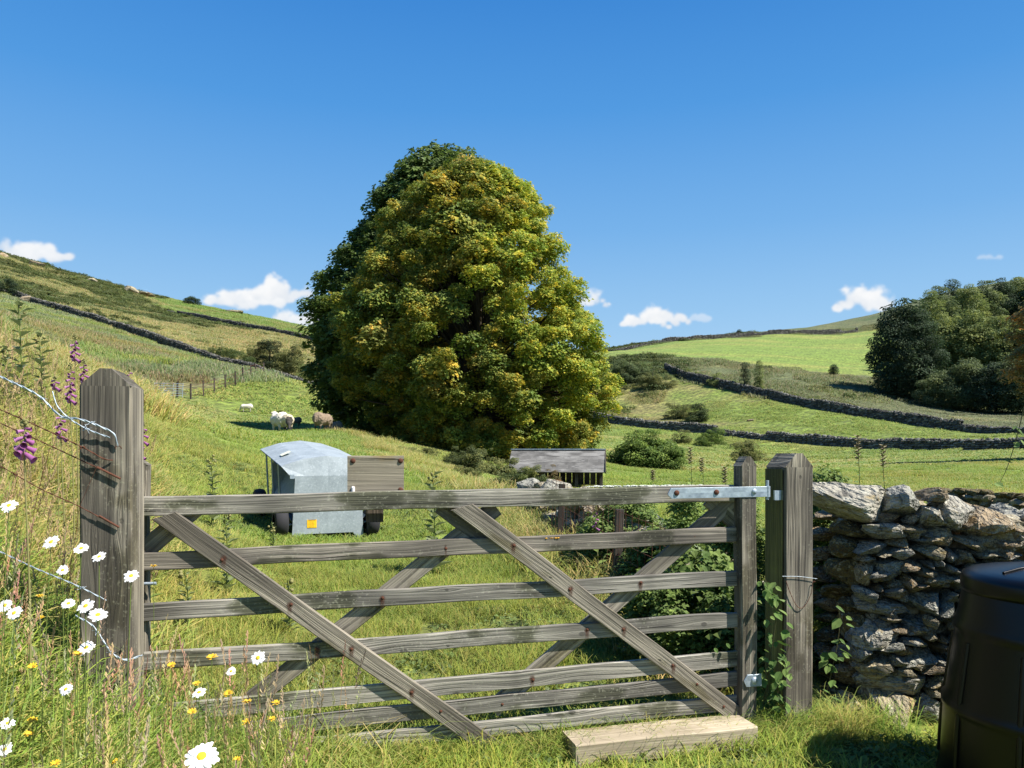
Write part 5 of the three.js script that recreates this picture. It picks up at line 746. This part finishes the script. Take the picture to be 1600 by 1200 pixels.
{ // climbing sprays in the gap between stile and post, and in the shade by the wall
  const r = rng(91), leafG = (() => { const b = GB(); const dir = V(0.15, -0.5, 0.85).normalize(), n = V(0, 0.86, 0.5); n.addScaledVector(dir, -n.dot(dir)).normalize(); const side = dir.clone().cross(n), q = (a, c, e) => { const v = dir.clone().multiplyScalar(a).addScaledVector(side, c).addScaledVector(n, e); b.p.push(v.x, v.y, v.z); }; q(0, 0, 0); q(0.2, 0.28, 0.05); q(0.55, 0.34, 0.06); q(0.85, 0.16, 0.02); q(1.05, 0, -0.05); q(0.85, -0.16, 0.02); q(0.55, -0.34, 0.06); q(0.2, -0.28, 0.05); q(0.5, 0, -0.03); for (let k = 0; k < 8; k++) b.i.push(8, k, (k + 1) % 8); return gbBuild(b, true); })();
  const greens = [[0.08, 0.15, 0.03], [0.12, 0.21, 0.045], [0.18, 0.27, 0.07]].map((c) => { const m = M.leaf.clone(); m.color.setRGB(...c); return m; }), stemM = new THREE.MeshStandardMaterial({ color: '#4c4a2a', roughness: 0.9 });
  const spray = (label, pts, n, size) => { const o = thing('bramble_spray', label, 'bramble', pts[0].clone()), c = new THREE.CatmullRomCurve3(pts.map((p) => p.clone().sub(pts[0]))); part('stem', tube(c.getPoints(8), 0.0035, 0.0015, 5), stemM, o); for (let i = 0; i < n; i++) { const l = part('leaf', leafG, greens[i % 3], o); l.position.copy(c.getPointAt(0.08 + 0.9 * r())).add(V((r() - 0.5) * 0.1, (r() - 0.5) * 0.05, (r() - 0.3) * 0.07)); l.rotation.set((r() - 0.5) * 1.1, (r() - 0.5) * 2.6, (r() - 0.5) * 0.9); l.scale.setScalar(size * (0.6 + r() * 0.8)); } };
  spray('bright leafed bramble spray climbing between gate and hinge post', [V(1.335, 0, -4.12), V(1.345, 0.35, -4.02), V(1.36, 0.62, -3.97), V(1.30, 0.82, -3.96)], 56, 0.047);
  spray('second bramble spray low in the gap beside the hinge post', [V(1.40, 0, -4.05), V(1.38, 0.25, -3.98), V(1.42, 0.48, -3.93)], 30, 0.05);
  spray('shaded ivy spray climbing the wall end beside the hinge post', [V(1.70, 0, -4.25), V(1.72, 0.3, -4.12), V(1.75, 0.55, -4.1), V(1.73, 0.66, -4.08)], 24, 0.055);
  spray('small nettle shoot poking through the gate by the bottom rails', [V(1.02, 0.1, -4.15), V(1.03, 0.36, -4.05), V(1.06, 0.47, -3.96)], 9, 0.05);
  spray('twig of dark leaves hanging over the low field wall', [V(2.9, 1.85, -4.3), V(2.86, 1.55, -4.35), V(2.8, 1.36, -4.35), V(2.76, 1.28, -4.35)], 12, 0.055);
  const stalk = (label, u, D, vt, seed, col) => { // rosebay willowherb: tall stem with narrow leaves and a pinkish top
    const p = onGround(u, D), h = (CV - vt) / F * D + EYE - p.y, o = thing('willowherb', label, 'wild plant', p, 'willowherb stalks behind the gate'), q = rng(seed), b = GB(), t = GB(); part('stem', tube([V(0, 0, 0), V(0.02, h * 0.5, 0.01), V(0.03 * (q() - 0.5), h, 0)], 0.005, 0.002, 5, 6), stemM, o);
    for (let k = 0; k < 46; k++) { const y = h * (0.25 + 0.62 * k / 46), a = k * 2.4, d = V(Math.cos(a), 0.25, Math.sin(a)).normalize(), n = V(0, 1, 0); n.addScaledVector(d, -n.dot(d)).normalize(); leafShape(b, V(0, y, 0), d, n, 0.12 * (1.1 - k / 60), 0.06, false); } part('leaves', gbBuild(b, true), greens[1], o);
    for (let k = 0; k < 30; k++) { const y = h * (0.86 + 0.14 * k / 30), a = k * 2.4, d = V(Math.cos(a), 0.5, Math.sin(a)).normalize(), n = V(0, 1, 0); n.addScaledVector(d, -n.dot(d)).normalize(); leafShape(t, V(0, y, 0), d, n, 0.05, 0.06, false); } part('flower_spike', gbBuild(t, true), col, o);
  };
  const pink = new THREE.MeshStandardMaterial({ color: '#7d7458', roughness: 0.9 });
  [[1078, 7.5, 700], [1096, 7.8, 716], [1132, 6.8, 730], [1340, 6, 680], [1380, 6.2, 695], [1020, 8.6, 735]].forEach(([u, D, v], i) => stalk('tall willowherb stalk with faded pink tip above the brambles', u, D, v, i + 3, pink));
}
// ---------------------------------------------------------------- grass
{
  const r = rng(404), SHADES = [[1, 1, 1], [0.85, 0.95, 0.9], [1.15, 1.08, 1], [0.7, 0.85, 0.8], [1.55, 1.15, 1.7], [1.3, 1.2, 1.1]];
  const turf = (seed, size, n, h0, h1, w, lean = 0.5, dry = 0.12) => { const q = rng(seed), b = GB(), S = size * 1.12; for (let i = 0; i < n; i++) { const x = (q() - 0.5) * S, z = (q() - 0.5) * S, patch = vnoise(x / size * 5 + seed, z / size * 5), c = q() < dry ? SHADES[4] : SHADES[Math.floor(clamp(patch * 0.7 + q() * 0.5 - 0.1, 0, 0.99) * 4)], j = 0.8 + q() * 0.4; blade(b, x, z, lerp(h0, h1, q() * (0.5 + 0.5 * patch)), w * (0.7 + q() * 0.6), lean * (0.4 + q()), q() * 6.28, q() * 0.8, [c[0] * j, c[1] * j, c[2] * j]); } return softNormals(gbBuild(b), 0.62, () => V(0, 1, 0)); };
  const T = { near: [0.5, [1, 2, 3, 4].map((s) => turf(s, 0.5, 1500, 0.03, 0.14, 0.0052, 0.75, 0.16))], mid: [0.8, [5, 6, 7].map((s) => turf(s, 0.8, 1300, 0.04, 0.13, 0.010, 0.8))], wide: [1.6, [8, 9, 10].map((s) => turf(s, 1.6, 1100, 0.06, 0.18, 0.024, 0.9, 0.2))], far: [4, [11, 12].map((s) => turf(s, 4, 900, 0.12, 0.36, 0.07, 0.9, 0.2))], tall: [0.3, [13, 14, 15, 16].map((s) => turf(s, 0.3, 170, 0.20, 0.52, 0.0058, 0.45, 0.22))], bank: [0.6, [17, 18, 19].map((s) => turf(s, 0.6, 320, 0.14, 0.40, 0.010, 0.6, 0.3))] };
  const L = {}; for (const k in T) L[k] = T[k][1].map(() => []);
  const tint = (c, j = 0.16) => { const k = 1 - j / 2 + r() * j, w = (r() - 0.5) * 0.1; return [c[0] * k * (1 + w), c[1] * k, c[2] * k]; }, up = V(0, 1, 0);
  const put = (k, x, z, s, c, sy = s) => { const e = 0.25, n = V(ground(x - e, z) - ground(x + e, z), 2 * e, ground(x, z - e) - ground(x, z + e)).normalize(), q = new THREE.Quaternion().setFromUnitVectors(up, n).multiply(new THREE.Quaternion().setFromAxisAngle(up, r() * 6.28)); L[k][Math.floor(r() * L[k].length)].push({ m: new THREE.Matrix4().compose(V(x, ground(x, z) - 0.004, z), q, V(s, sy, s)), c }); };
  const cells = (k, Da, Db, f, step = T[k][0], ua = -260, ub = 1860) => { for (let z = -Db; z < -Da; z += step) { const D = -z; for (let x = (ua - CU) / F * D; x < (ub - CU) / F * D; x += step) { const px = x + (r() - 0.5) * step * 0.7, pz = z + (r() - 0.5) * step * 0.7; f(px, pz, uOf(px, -pz), -pz); } } };
  const meadow = (x, z, m = 0) => { const D = -z, e = fbm(x * 2, z * 2, 2) * 0.5; return D < 3.55 - (x + 1.6) * 0.18 && x < -0.70 - (3.5 - D) * 0.1 + e * 0.3 + m || (x < -1.75 + e * 0.2 + m && D < 9); };
  const hue = (x, z) => { const D = -z, c = cover(x, z); return mix3(c.c, D < 4.3 ? [0.24, 0.29, 0.045] : c.c, 0.5); }, G = 1.38, gl = (c) => c.map((q) => q * G);
  cells('near', 1.6, 8, (x, z, u, D) => { if ((meadow(x, z, -0.15) && (u < 215 || D < 3.5)) || (x > 1.5 && D > 3.92 && D < 4.9)) return; put('near', x, z, 1, tint(gl(hue(x, z))), (0.8 + r() * 0.5) * (x > 1.5 && D > 3.6 && D < 4 ? 0.5 : 1)); });
  cells('mid', 8, 17, (x, z, u) => { if (u < 40) return; put('mid', x, z, 1, tint(gl(cover(x, z).c)), 0.8 + r() * 0.5); });
  cells('wide', 17, 44, (x, z) => put('wide', x, z, 1, tint(gl(cover(x, z).c)), 0.7 + r() * 0.5));
  cells('far', 44, 118, (x, z) => { const c = cover(x, z), rough = c.kind === 'rough grass'; put('far', x, z, 1, tint(gl(c.c)), rough ? 1.3 + r() : 0.4 + r() * 0.2); });
  cells('far', 118, 275, (x, z) => { const c = cover(x, z); if (c.kind === 'far pasture' && c.scrub < 0.3) return; put('far', x, z, 1.5, tint(gl(c.c)), 1.2 + r() * 0.8); }, 6);
  const MEADOW = [[0.20, 0.26, 0.042], [0.17, 0.25, 0.036], [0.25, 0.27, 0.065], [0.14, 0.21, 0.032]];
  for (let z = -3.7; z < -0.85; z += 0.17) for (let x = z * 0.98; x < -0.15; x += 0.17) { const px = x + (r() - 0.5) * 0.14, pz = z + (r() - 0.5) * 0.14; if (meadow(px, pz)) put('tall', px, pz, 0.9 + r() * 0.3, tint(gl(pick(r, MEADOW))), (0.5 + r() * 0.6) * (0.7 + 0.3 * smooth(-px, 0.7, 1.6))); }
  cells('bank', 3.5, 15, (x, z, u, D) => { if (u > 232 || x > -1.62) return; put('bank', x, z, 1, tint(gl(mix3(mix3(GREEN, TAN, 0.05 + 0.42 * fbm(x, z, 3)), LUSH, r() * 0.4))), 0.5 + r() * 0.8); }, 0.42);
  cells('bank', 15, 48, (x, z, u, D) => { if (u > 250 - D) return; put('bank', x, z, 2.2, tint(gl(mix3(cover(x, z).c, TAN, 0.2 * r()))), 1.4 + r()); }, 1.2);
  cells('bank', 14, 31, (x, z, u, D) => { if (Math.abs(u - lerp(800, 590, (D - 8) / 22)) > 30 + D * 0.8) return; if (r() < 0.35) return; put('bank', x, z, 1.3, tint(gl(mix3(TAN, GREEN, 0.5 + r() * 0.5))), 0.5 + r() * 0.7); }, 0.6);
  cells('bank', 4.6, 12, (x, z, u, D) => { const xw = lerp(1.35, 0.0, (D - 5) / 6); if (Math.abs(x - xw) > 0.45) return; put('bank', x, z, 0.9, tint(gl(mix3(TAN, GREEN, 0.45 + r() * 0.55))), 0.4 + r() * 0.5); }, 0.3);
  for (let i = 0; i < 70; i++) { const t = i / 70, p = GL.clone().lerp(GR, t); put('tall', p.x + (r() - 0.5) * 0.1, p.z + (r() - 0.5) * 0.16, 0.6, tint(gl(pick(r, MEADOW))), 0.15 + r() * 0.25 + (t < 0.2 ? 0.5 : t < 0.3 ? 0.25 : 0)); }
  for (let i = 0; i < 22; i++) put('tall', lerp(1.3, 2.0, r()), -3.82 - r() * 0.25, 0.6, tint(gl(pick(r, MEADOW))), 0.2 + r() * 0.3);
  const sheet = (name, keys, label) => { const o = thing(name, label, 'grass'); o.userData.kind = 'stuff'; for (const k of keys) T[k][1].forEach((g, i) => L[k][i].length && copies('grass_blades', g, M.grass, L[k][i], o)); };
  sheet('grass', ['near', 'mid', 'wide'], 'short grazed green grass of the pasture'); sheet('grass', ['far'], 'coarse grass and tussocks on the far fields and hills'); sheet('grass', ['tall'], 'long green meadow grass round the pointed gatepost'); sheet('grass', ['bank'], 'yellowish long grass on the banks and along the wall');
  // seed heads standing above the meadow
  const seedHead = (seed, h) => { const q = rng(seed), b = GB(), st = [0.36, 0.33, 0.13]; blade(b, 0, 0, h, 0.0028, 0.12, 0, 0.15, st); for (let k = 0; k < 26; k++) { const t = 0.74 + 0.26 * k / 26, a = q() * 6.28, y = h * t * 0.97, x = 0.12 * h * Math.pow(t, 2) * 0.9, n = b.p.length / 3, l = 0.016 + q() * 0.012, s = (1.05 - k / 30) * 0.014, c = mix3([0.50, 0.40, 0.22], [0.44, 0.32, 0.22], q()); b.p.push(x, y, 0, x + Math.cos(a) * s + 0.003, y + l * 0.6, Math.sin(a) * s, x + Math.cos(a) * s, y + l, Math.sin(a) * s, x + Math.cos(a) * s - 0.003, y + l * 0.6, Math.sin(a) * s + 0.003); for (let m = 0; m < 4; m++) b.c.push(...c); b.i.push(n, n + 1, n + 2, n, n + 2, n + 3); } return gbBuild(b); };
  const SH = [1, 2, 3].map((s) => seedHead(s, 0.75)), sl = SH.map(() => []);
  for (let i = 0; i < 480; i++) { const D = 1.1 + 2.5 * Math.sqrt(r()), x = lerp(-D * 0.9 - 0.2, -0.45, r()), z = -D; if (meadow(x, z)) sl[Math.floor(r() * 3)].push({ m: mat4(V(x, ground(x, z), z), (r() - 0.5) * 0.35, r() * 6.28, (r() - 0.5) * 0.5, 0.8, 0.55 + r() * 0.45, 0.8), c: [0.8 + r() * 0.5, 0.8 + r() * 0.45, 0.8 + r() * 0.3] }); }
  for (let i = 0; i < 700; i++) { const D = 3.6 + 6 * r(), u = lerp(-100, 225, r()), x = (u - CU) / F * D; sl[Math.floor(r() * 3)].push({ m: mat4(V(x, ground(x, -D), -D), (r() - 0.5) * 0.4, r() * 6.28, (r() - 0.5) * 0.4, 1, 0.6 + r() * 0.4, 1), c: [1, 0.95, 0.85] }); }
  const so = thing('seed_heads', 'tan and pinkish grass seed heads standing above the meadow grass', 'grass'); so.userData.kind = 'stuff'; SH.forEach((g, i) => copies('seed_stalks', g, M.grassTint, sl[i], so));
  // bracken and heather scrub on the slopes, clover and weeds in the pasture
  const fern = [31, 32, 33].map((q) => bough(q, 240, 0.2, false, { flat: 0.35, tones: [[0.8, 0.85, 0.8], [1, 1, 1], [1.4, 1.2, 1.1]] })), fl = fern.map(() => []);
  cells('far', 92, 285, (x, z, u, D) => { const c = cover(x, z); if (r() > c.scrub * 0.75) return; fl[Math.floor(r() * 3)].push({ m: mat4(V(x, ground(x, z) + 0.1, z), (r() - 0.5) * 0.3, r() * 6.28, 0, 1.0 + r() * r() * 2.6, 0.9 + r() * r() * 2.6), c: tint(mix3([0.075, 0.115, 0.028], [0.13, 0.15, 0.045], r()), 0.4) }); }, 2.1);
  const fo = thing('bracken', 'dark green bracken spreading over the rough hillsides', 'bracken'); fo.userData.kind = 'stuff'; fern.forEach((g, i) => copies('bracken_fronds', g, M.leafTint, fl[i], fo));
  const weed = [41, 42].map((s) => bough(s, 60, 0.3, false, { flat: 0.4 })), wl = weed.map(() => []);
  cells('near', 3.6, 14, (x, z, u, D) => { if (meadow(x, z) || fbm(x * 0.9 + 3, z * 0.9, 3) < 0.5 || u < 230) return; wl[Math.floor(r() * 2)].push({ m: mat4(V(x, ground(x, z) + 0.02, z), 0, r() * 6.28, 0, 0.06 + r() * 0.09), c: tint([0.15, 0.21, 0.06], 0.5) }); }, 0.2);
  const wo = thing('pasture_weeds', 'small broad leaved weeds growing through the pasture grass', 'weeds'); wo.userData.kind = 'stuff'; weed.forEach((g, i) => copies('weed_leaves', g, M.leafTint, wl[i], wo));
}
// ---------------------------------------------------------------- flowers
{
  const r = rng(606), stemM = new THREE.MeshStandardMaterial({ color: '#5b6b2a', roughness: 0.9 }), petalM = new THREE.MeshPhysicalMaterial({ color: new THREE.Color().setRGB(0.82, 0.82, 0.8), roughness: 0.8, transmission: 0.2, side: THREE.DoubleSide }), discM = new THREE.MeshStandardMaterial({ color: new THREE.Color().setRGB(0.62, 0.42, 0.02), roughness: 0.9 }), hawkM = new THREE.MeshPhysicalMaterial({ color: new THREE.Color().setRGB(0.72, 0.47, 0.01), roughness: 0.8, transmission: 0.2, side: THREE.DoubleSide });
  const petal = (() => { const b = GB(); [[0.004, 0.003], [0.012, 0.0048], [0.020, 0.0045], [0.026, 0.002]].forEach(([x, w], i) => b.p.push(x, 0.0015 * Math.sin(i), -w, x, 0.001 + 0.0015 * Math.sin(i), 0, x, 0.0015 * Math.sin(i), w)); for (let k = 0; k < 3; k++) for (const q of [0, 1]) { const a = k * 3 + q; b.i.push(a, a + 1, a + 3, a + 1, a + 4, a + 3); } return gbBuild(b); })(), disc = new THREE.LatheGeometry([[0, 0.0045], [0.004, 0.004], [0.0075, 0.002], [0.0085, -0.001], [0.004, -0.003], [0.0, -0.003]].map(([x, y]) => new THREE.Vector2(x, y)), 14);
  const daisy = (u, v, D, k, tiltX, tiltZ) => {
    const h = at(u, v, D), gx = h.x + (r() - 0.5) * 0.06, gz = h.z + 0.02, gy = ground(gx, gz), o = thing('oxeye_daisy', D < 1.5 ? 'largest oxeye daisy, its wide flower low in front of the gate' : u > 250 ? 'white oxeye daisy standing against the lower gate rails' : u > 100 ? 'white oxeye daisy in the long grass against the pointed gatepost' : 'white oxeye daisy in the open long grass below the fence wires', 'daisy', V(gx, gy, gz), D < 1.5 ? undefined : 'oxeye daisies ' + (u > 250 ? 'by the rails' : u > 100 ? 'by the gatepost' : 'in the open grass')), top = h.sub(o.position);
    part('stem', tube([V(0, -0.02, 0), V(top.x * 0.3, top.y * 0.5, top.z * 0.3), top.clone().add(V(0, -0.004, 0))], 0.0016, 0.0013, 5, 8), stemM, o);
    const head = part('flower_head', disc, discM, o); head.position.copy(top); head.scale.setScalar(k); head.rotation.set(tiltX, r() * 6, tiltZ, 'ZXY');
    for (let i = 0; i < 19; i++) { const p = part('petal', petal, petalM, head); p.rotation.set((r() - 0.5) * 0.3, i / 19 * 6.283 + (r() - 0.5) * 0.12, (r() - 0.6) * 0.35, 'YZX'); p.scale.set(0.85 + r() * 0.25, 1, 0.9 + r() * 0.3); }
  };
  [[80, 847, 2.3], [127, 857, 2.35], [155, 870, 2.3], [205, 900, 2.15], [107, 943, 2.3], [134, 947, 2.3], [153, 961, 2.1], [22, 958, 2.2], [8, 946, 2.3], [98, 891, 2.6], [135, 1012, 2.3], [103, 1077, 2.2], [12, 1130, 2.1], [8, 1171, 1.9], [315, 1182, 1.12], [403, 1028, 2.3], [311, 1082, 2.5], [361, 1049, 3.0], [14, 790, 2.2], [76, 1125, 2.8]].forEach(([u, v, D], i) => daisy(u, v, D, 0.7 + r() * 0.26, 0.45 + r() * 0.5, (r() - 0.5) * 0.5));
  const hawkPetals = (() => { const list = []; for (let i = 0; i < 26; i++) { const g = petal.clone(); g.scale(0.42 + 0.2 * r(), 1, 0.5); g.rotateZ(0.1 + r() * 0.7); g.rotateY(i / 26 * 6.28 * 3.1); g.computeVertexNormals(); list.push(g); } return merged(list); })();
  [[121, 1024], [51, 1043], [268, 1041], [331, 1029], [307, 1070], [357, 1085], [386, 1098], [431, 1100], [424, 1125], [300, 1114], [385, 1130], [51, 1127], [46, 1149], [370, 1188], [87, 1195], [178, 1191], [63, 967], [62, 933], [240, 886]].forEach(([u, v], i) => {
    const D = i > 15 ? 2.9 : 2.2 + r() * 0.5, h = at(u, v, D), gx = h.x, gz = h.z + 0.01, o = thing('hawkbit', u > 220 ? 'small yellow hawkbit flower in front of the lower gate rails' : 'small yellow hawkbit flower in the grass at the pointed gatepost', 'flower', V(gx, ground(gx, gz), gz), u > 220 ? 'yellow hawkbits by the rails' : 'yellow hawkbits by the gatepost'), top = h.sub(o.position);
    part('stem', tube([V(0, -0.02, 0), V(0.006, top.y * 0.5, 0), top.clone()], 0.0014, 0.001, 5, 6), stemM, o); const p = part('petals', hawkPetals, hawkM, o); p.position.copy(top); p.scale.setScalar(0.95 + r() * 0.25); p.rotation.set(0.4 * r(), r() * 6, 0.3 * (r() - 0.5));
  });
  const bell = new THREE.LatheGeometry([[0.002, 0], [0.006, 0.004], [0.0075, 0.014], [0.0085, 0.026], [0.011, 0.034], [0.0135, 0.037]].map(([x, y]) => new THREE.Vector2(x, y)), 9), bellM = ['#94508a', '#a46a9c', '#86447a'].map((c) => new THREE.MeshPhysicalMaterial({ color: c, roughness: 0.8, transmission: 0.2, side: THREE.DoubleSide })), budM = new THREE.MeshStandardMaterial({ color: '#7d7a4a', roughness: 0.9 });
  const fox = (label, u, v0, v1, D, n, vb, k = 1) => { // spike between v0 (top) and v1, ground below
    const top = at(u, v0, D), low = at(u, v1, D), gy = ground(top.x, top.z), o = thing('foxglove', label, 'foxglove', V(top.x + 0.02, Math.min(gy, low.y - 0.1), top.z)); const T = top.sub(o.position), Lw = low.sub(o.position); part('stem', tube([V(0, -0.05, 0), Lw.clone().multiplyScalar(0.5).add(V(0.01, 0, 0)), Lw, T], 0.005, 0.002, 6, 10), budM, o);
    for (let i = 0; i < n; i++) { const t = i / n, m = part('flower_bell', bell, bellM[i % 3], o); m.position.copy(Lw).lerp(T, t * 0.8); const a = i * 2.3; m.scale.setScalar(k * (1.0 - t * 0.5)); m.rotation.set(0, a, -2.2 + t * 0.5, 'YZX'); }
    for (let i = 0; i < 7; i++) { const m = part('bud', DOME, budM, o); m.position.copy(Lw).lerp(T, 0.8 + 0.2 * i / 7).add(V(Math.cos(i * 2.3) * 0.008, 0, Math.sin(i * 2.3) * 0.008)); m.scale.setScalar(0.45 * k); }
    const lf = GB(); for (let i = 0; i < 8; i++) { const a = i * 2.4, d = V(Math.cos(a), 0.35, Math.sin(a)).normalize(), q = V(0, 1, 0); q.addScaledVector(d, -q.dot(d)).normalize(); leafShape(lf, V(0, 0.05 + i * 0.05, 0), d, q, 0.16 - i * 0.01, 0.08, false); } part('leaves', gbBuild(lf, true), stemM, o);
  };
  fox('foxglove with drooping magenta bells clustered at the tip beside the fence wires', 38, 655, 708, 2.7, 12, 0, 1.15); fox('tall foxglove with pale pink bells behind the pointed gatepost', 117, 522, 560, 4.6, 10); fox('foxglove leaning against the top of the pointed gatepost', 110, 566, 625, 4.4, 15); fox('foxglove with sparse lilac bells on the grassy bank', 86, 588, 605, 4.7, 5); fox('short foxglove with bells close to the post shoulder', 131, 560, 596, 4.9, 9); fox('foxglove spike fading to seed beside the barbed wire', 95, 640, 682, 4.0, 8); fox('small foxglove showing beyond the gate side of the pointed post', 224, 658, 690, 4.8, 8); fox('low foxglove bud beside the slim closing stile', 219, 690, 712, 4.6, 4); fox('single pink foxglove tip far along the bank', 202, 576, 592, 6.5, 4);
  fox('lone foxglove in the weeds before the stock netting', 931, 790, 825, 6.5, 6);
  const thistle = (label, u, D, vt, seed) => { const p = onGround(u, D), h = (CV - vt) / F * D + EYE - p.y, q = rng(seed), o = thing('thistle', label, 'thistle', p), b = GB(); part('stem', tube([V(0, 0, 0), V(0.02, h * 0.5, 0), V(0, h, 0.02)], 0.008, 0.003, 5, 6), stemM, o); for (let i = 0; i < 30; i++) { const y = h * (0.08 + 0.9 * i / 30), a = i * 2.4 + q(), d = V(Math.cos(a), 0.45, Math.sin(a)).normalize(), n = V(0, 1, 0); n.addScaledVector(d, -n.dot(d)).normalize(); leafShape(b, V(0.01, y, 0), d, n, Math.min(0.2, h * 0.2) * (0.6 + 0.7 * q()) * (1.0 - i / 60), 0.14, false); } const m = M.leaf.clone(); m.color.setRGB(0.17, 0.21, 0.085); part('leaves', gbBuild(b, true), m, o); for (let i = 0; i < 5; i++) { const f = part('flower_head', new THREE.SphereGeometry(0.014, 7, 5), budM, o); f.position.set((q() - 0.5) * 0.08, h - q() * 0.1, (q() - 0.5) * 0.08); } };
  [['tall thistle rising from the bank above the wires', 30, 7, 472, 1], ['leaning thistle beside the tall one on the bank', 62, 7.5, 520, 2], ['bushy thistle on the bank below the hill wall', 8, 6.5, 540, 3], ['lone thistle in the pasture behind the gate', 330, 8.2, 712, 4], ['dark dock plant close behind the gate top rail', 352, 6.2, 800, 5], ['thistle seen between the gate rails beside the post', 290, 5.2, 890, 6], ['thistle growing by the feeder wheel', 425, 8.2, 815, 7], ['branching dead thistle behind the gate beside the notice board', 676, 7.5, 735, 8], ['weedy thistle beyond the lower rails', 450, 5.6, 905, 9]].forEach(([l, u, D, v, s]) => thistle(l, u, D, v, s));
}
// ---------------------------------------------------------------- rocks on the hills
[['pale boulder standing at the wall end on the hill', 44, 147, 5.2, 3, 3], ['squat grey crag on the ridge line', 205, 250, 8, 5, 4], ['rocky knoll along the ridge line', 230, 252, 10, 3.2, 5], ['low grey outcrop below the ridge bushes', 142, 246, 6, 3, 6], ['cracked crag high on the steep shoulder of the hill', 58, 246, 8, 4, 7], ['whitish stone lying in the rough grass below the hill wall', 140, 92, 1.1, 0.8, 8], ['flat pale rock in the tan pasture', 1172, 104, 1.6, 0.7, 9], ['rocky patch on the grassy skyline', 365, 262, 10, 2.4, 10], ['sharp crag at the very top of the steep hill', 5, 248, 7, 3.5, 11]].forEach(([label, u, D, w, h, s]) => { const p = onGround(u, D); p.y += h * 0.12; const m = solo('boulder', STONES[s], M.stones[1 + s % 2], label, 'rock', p); m.scale.set(w * 0.6, h * 0.55, w * 0.45); m.rotation.y = s; });
renderer.render(scene, camera);
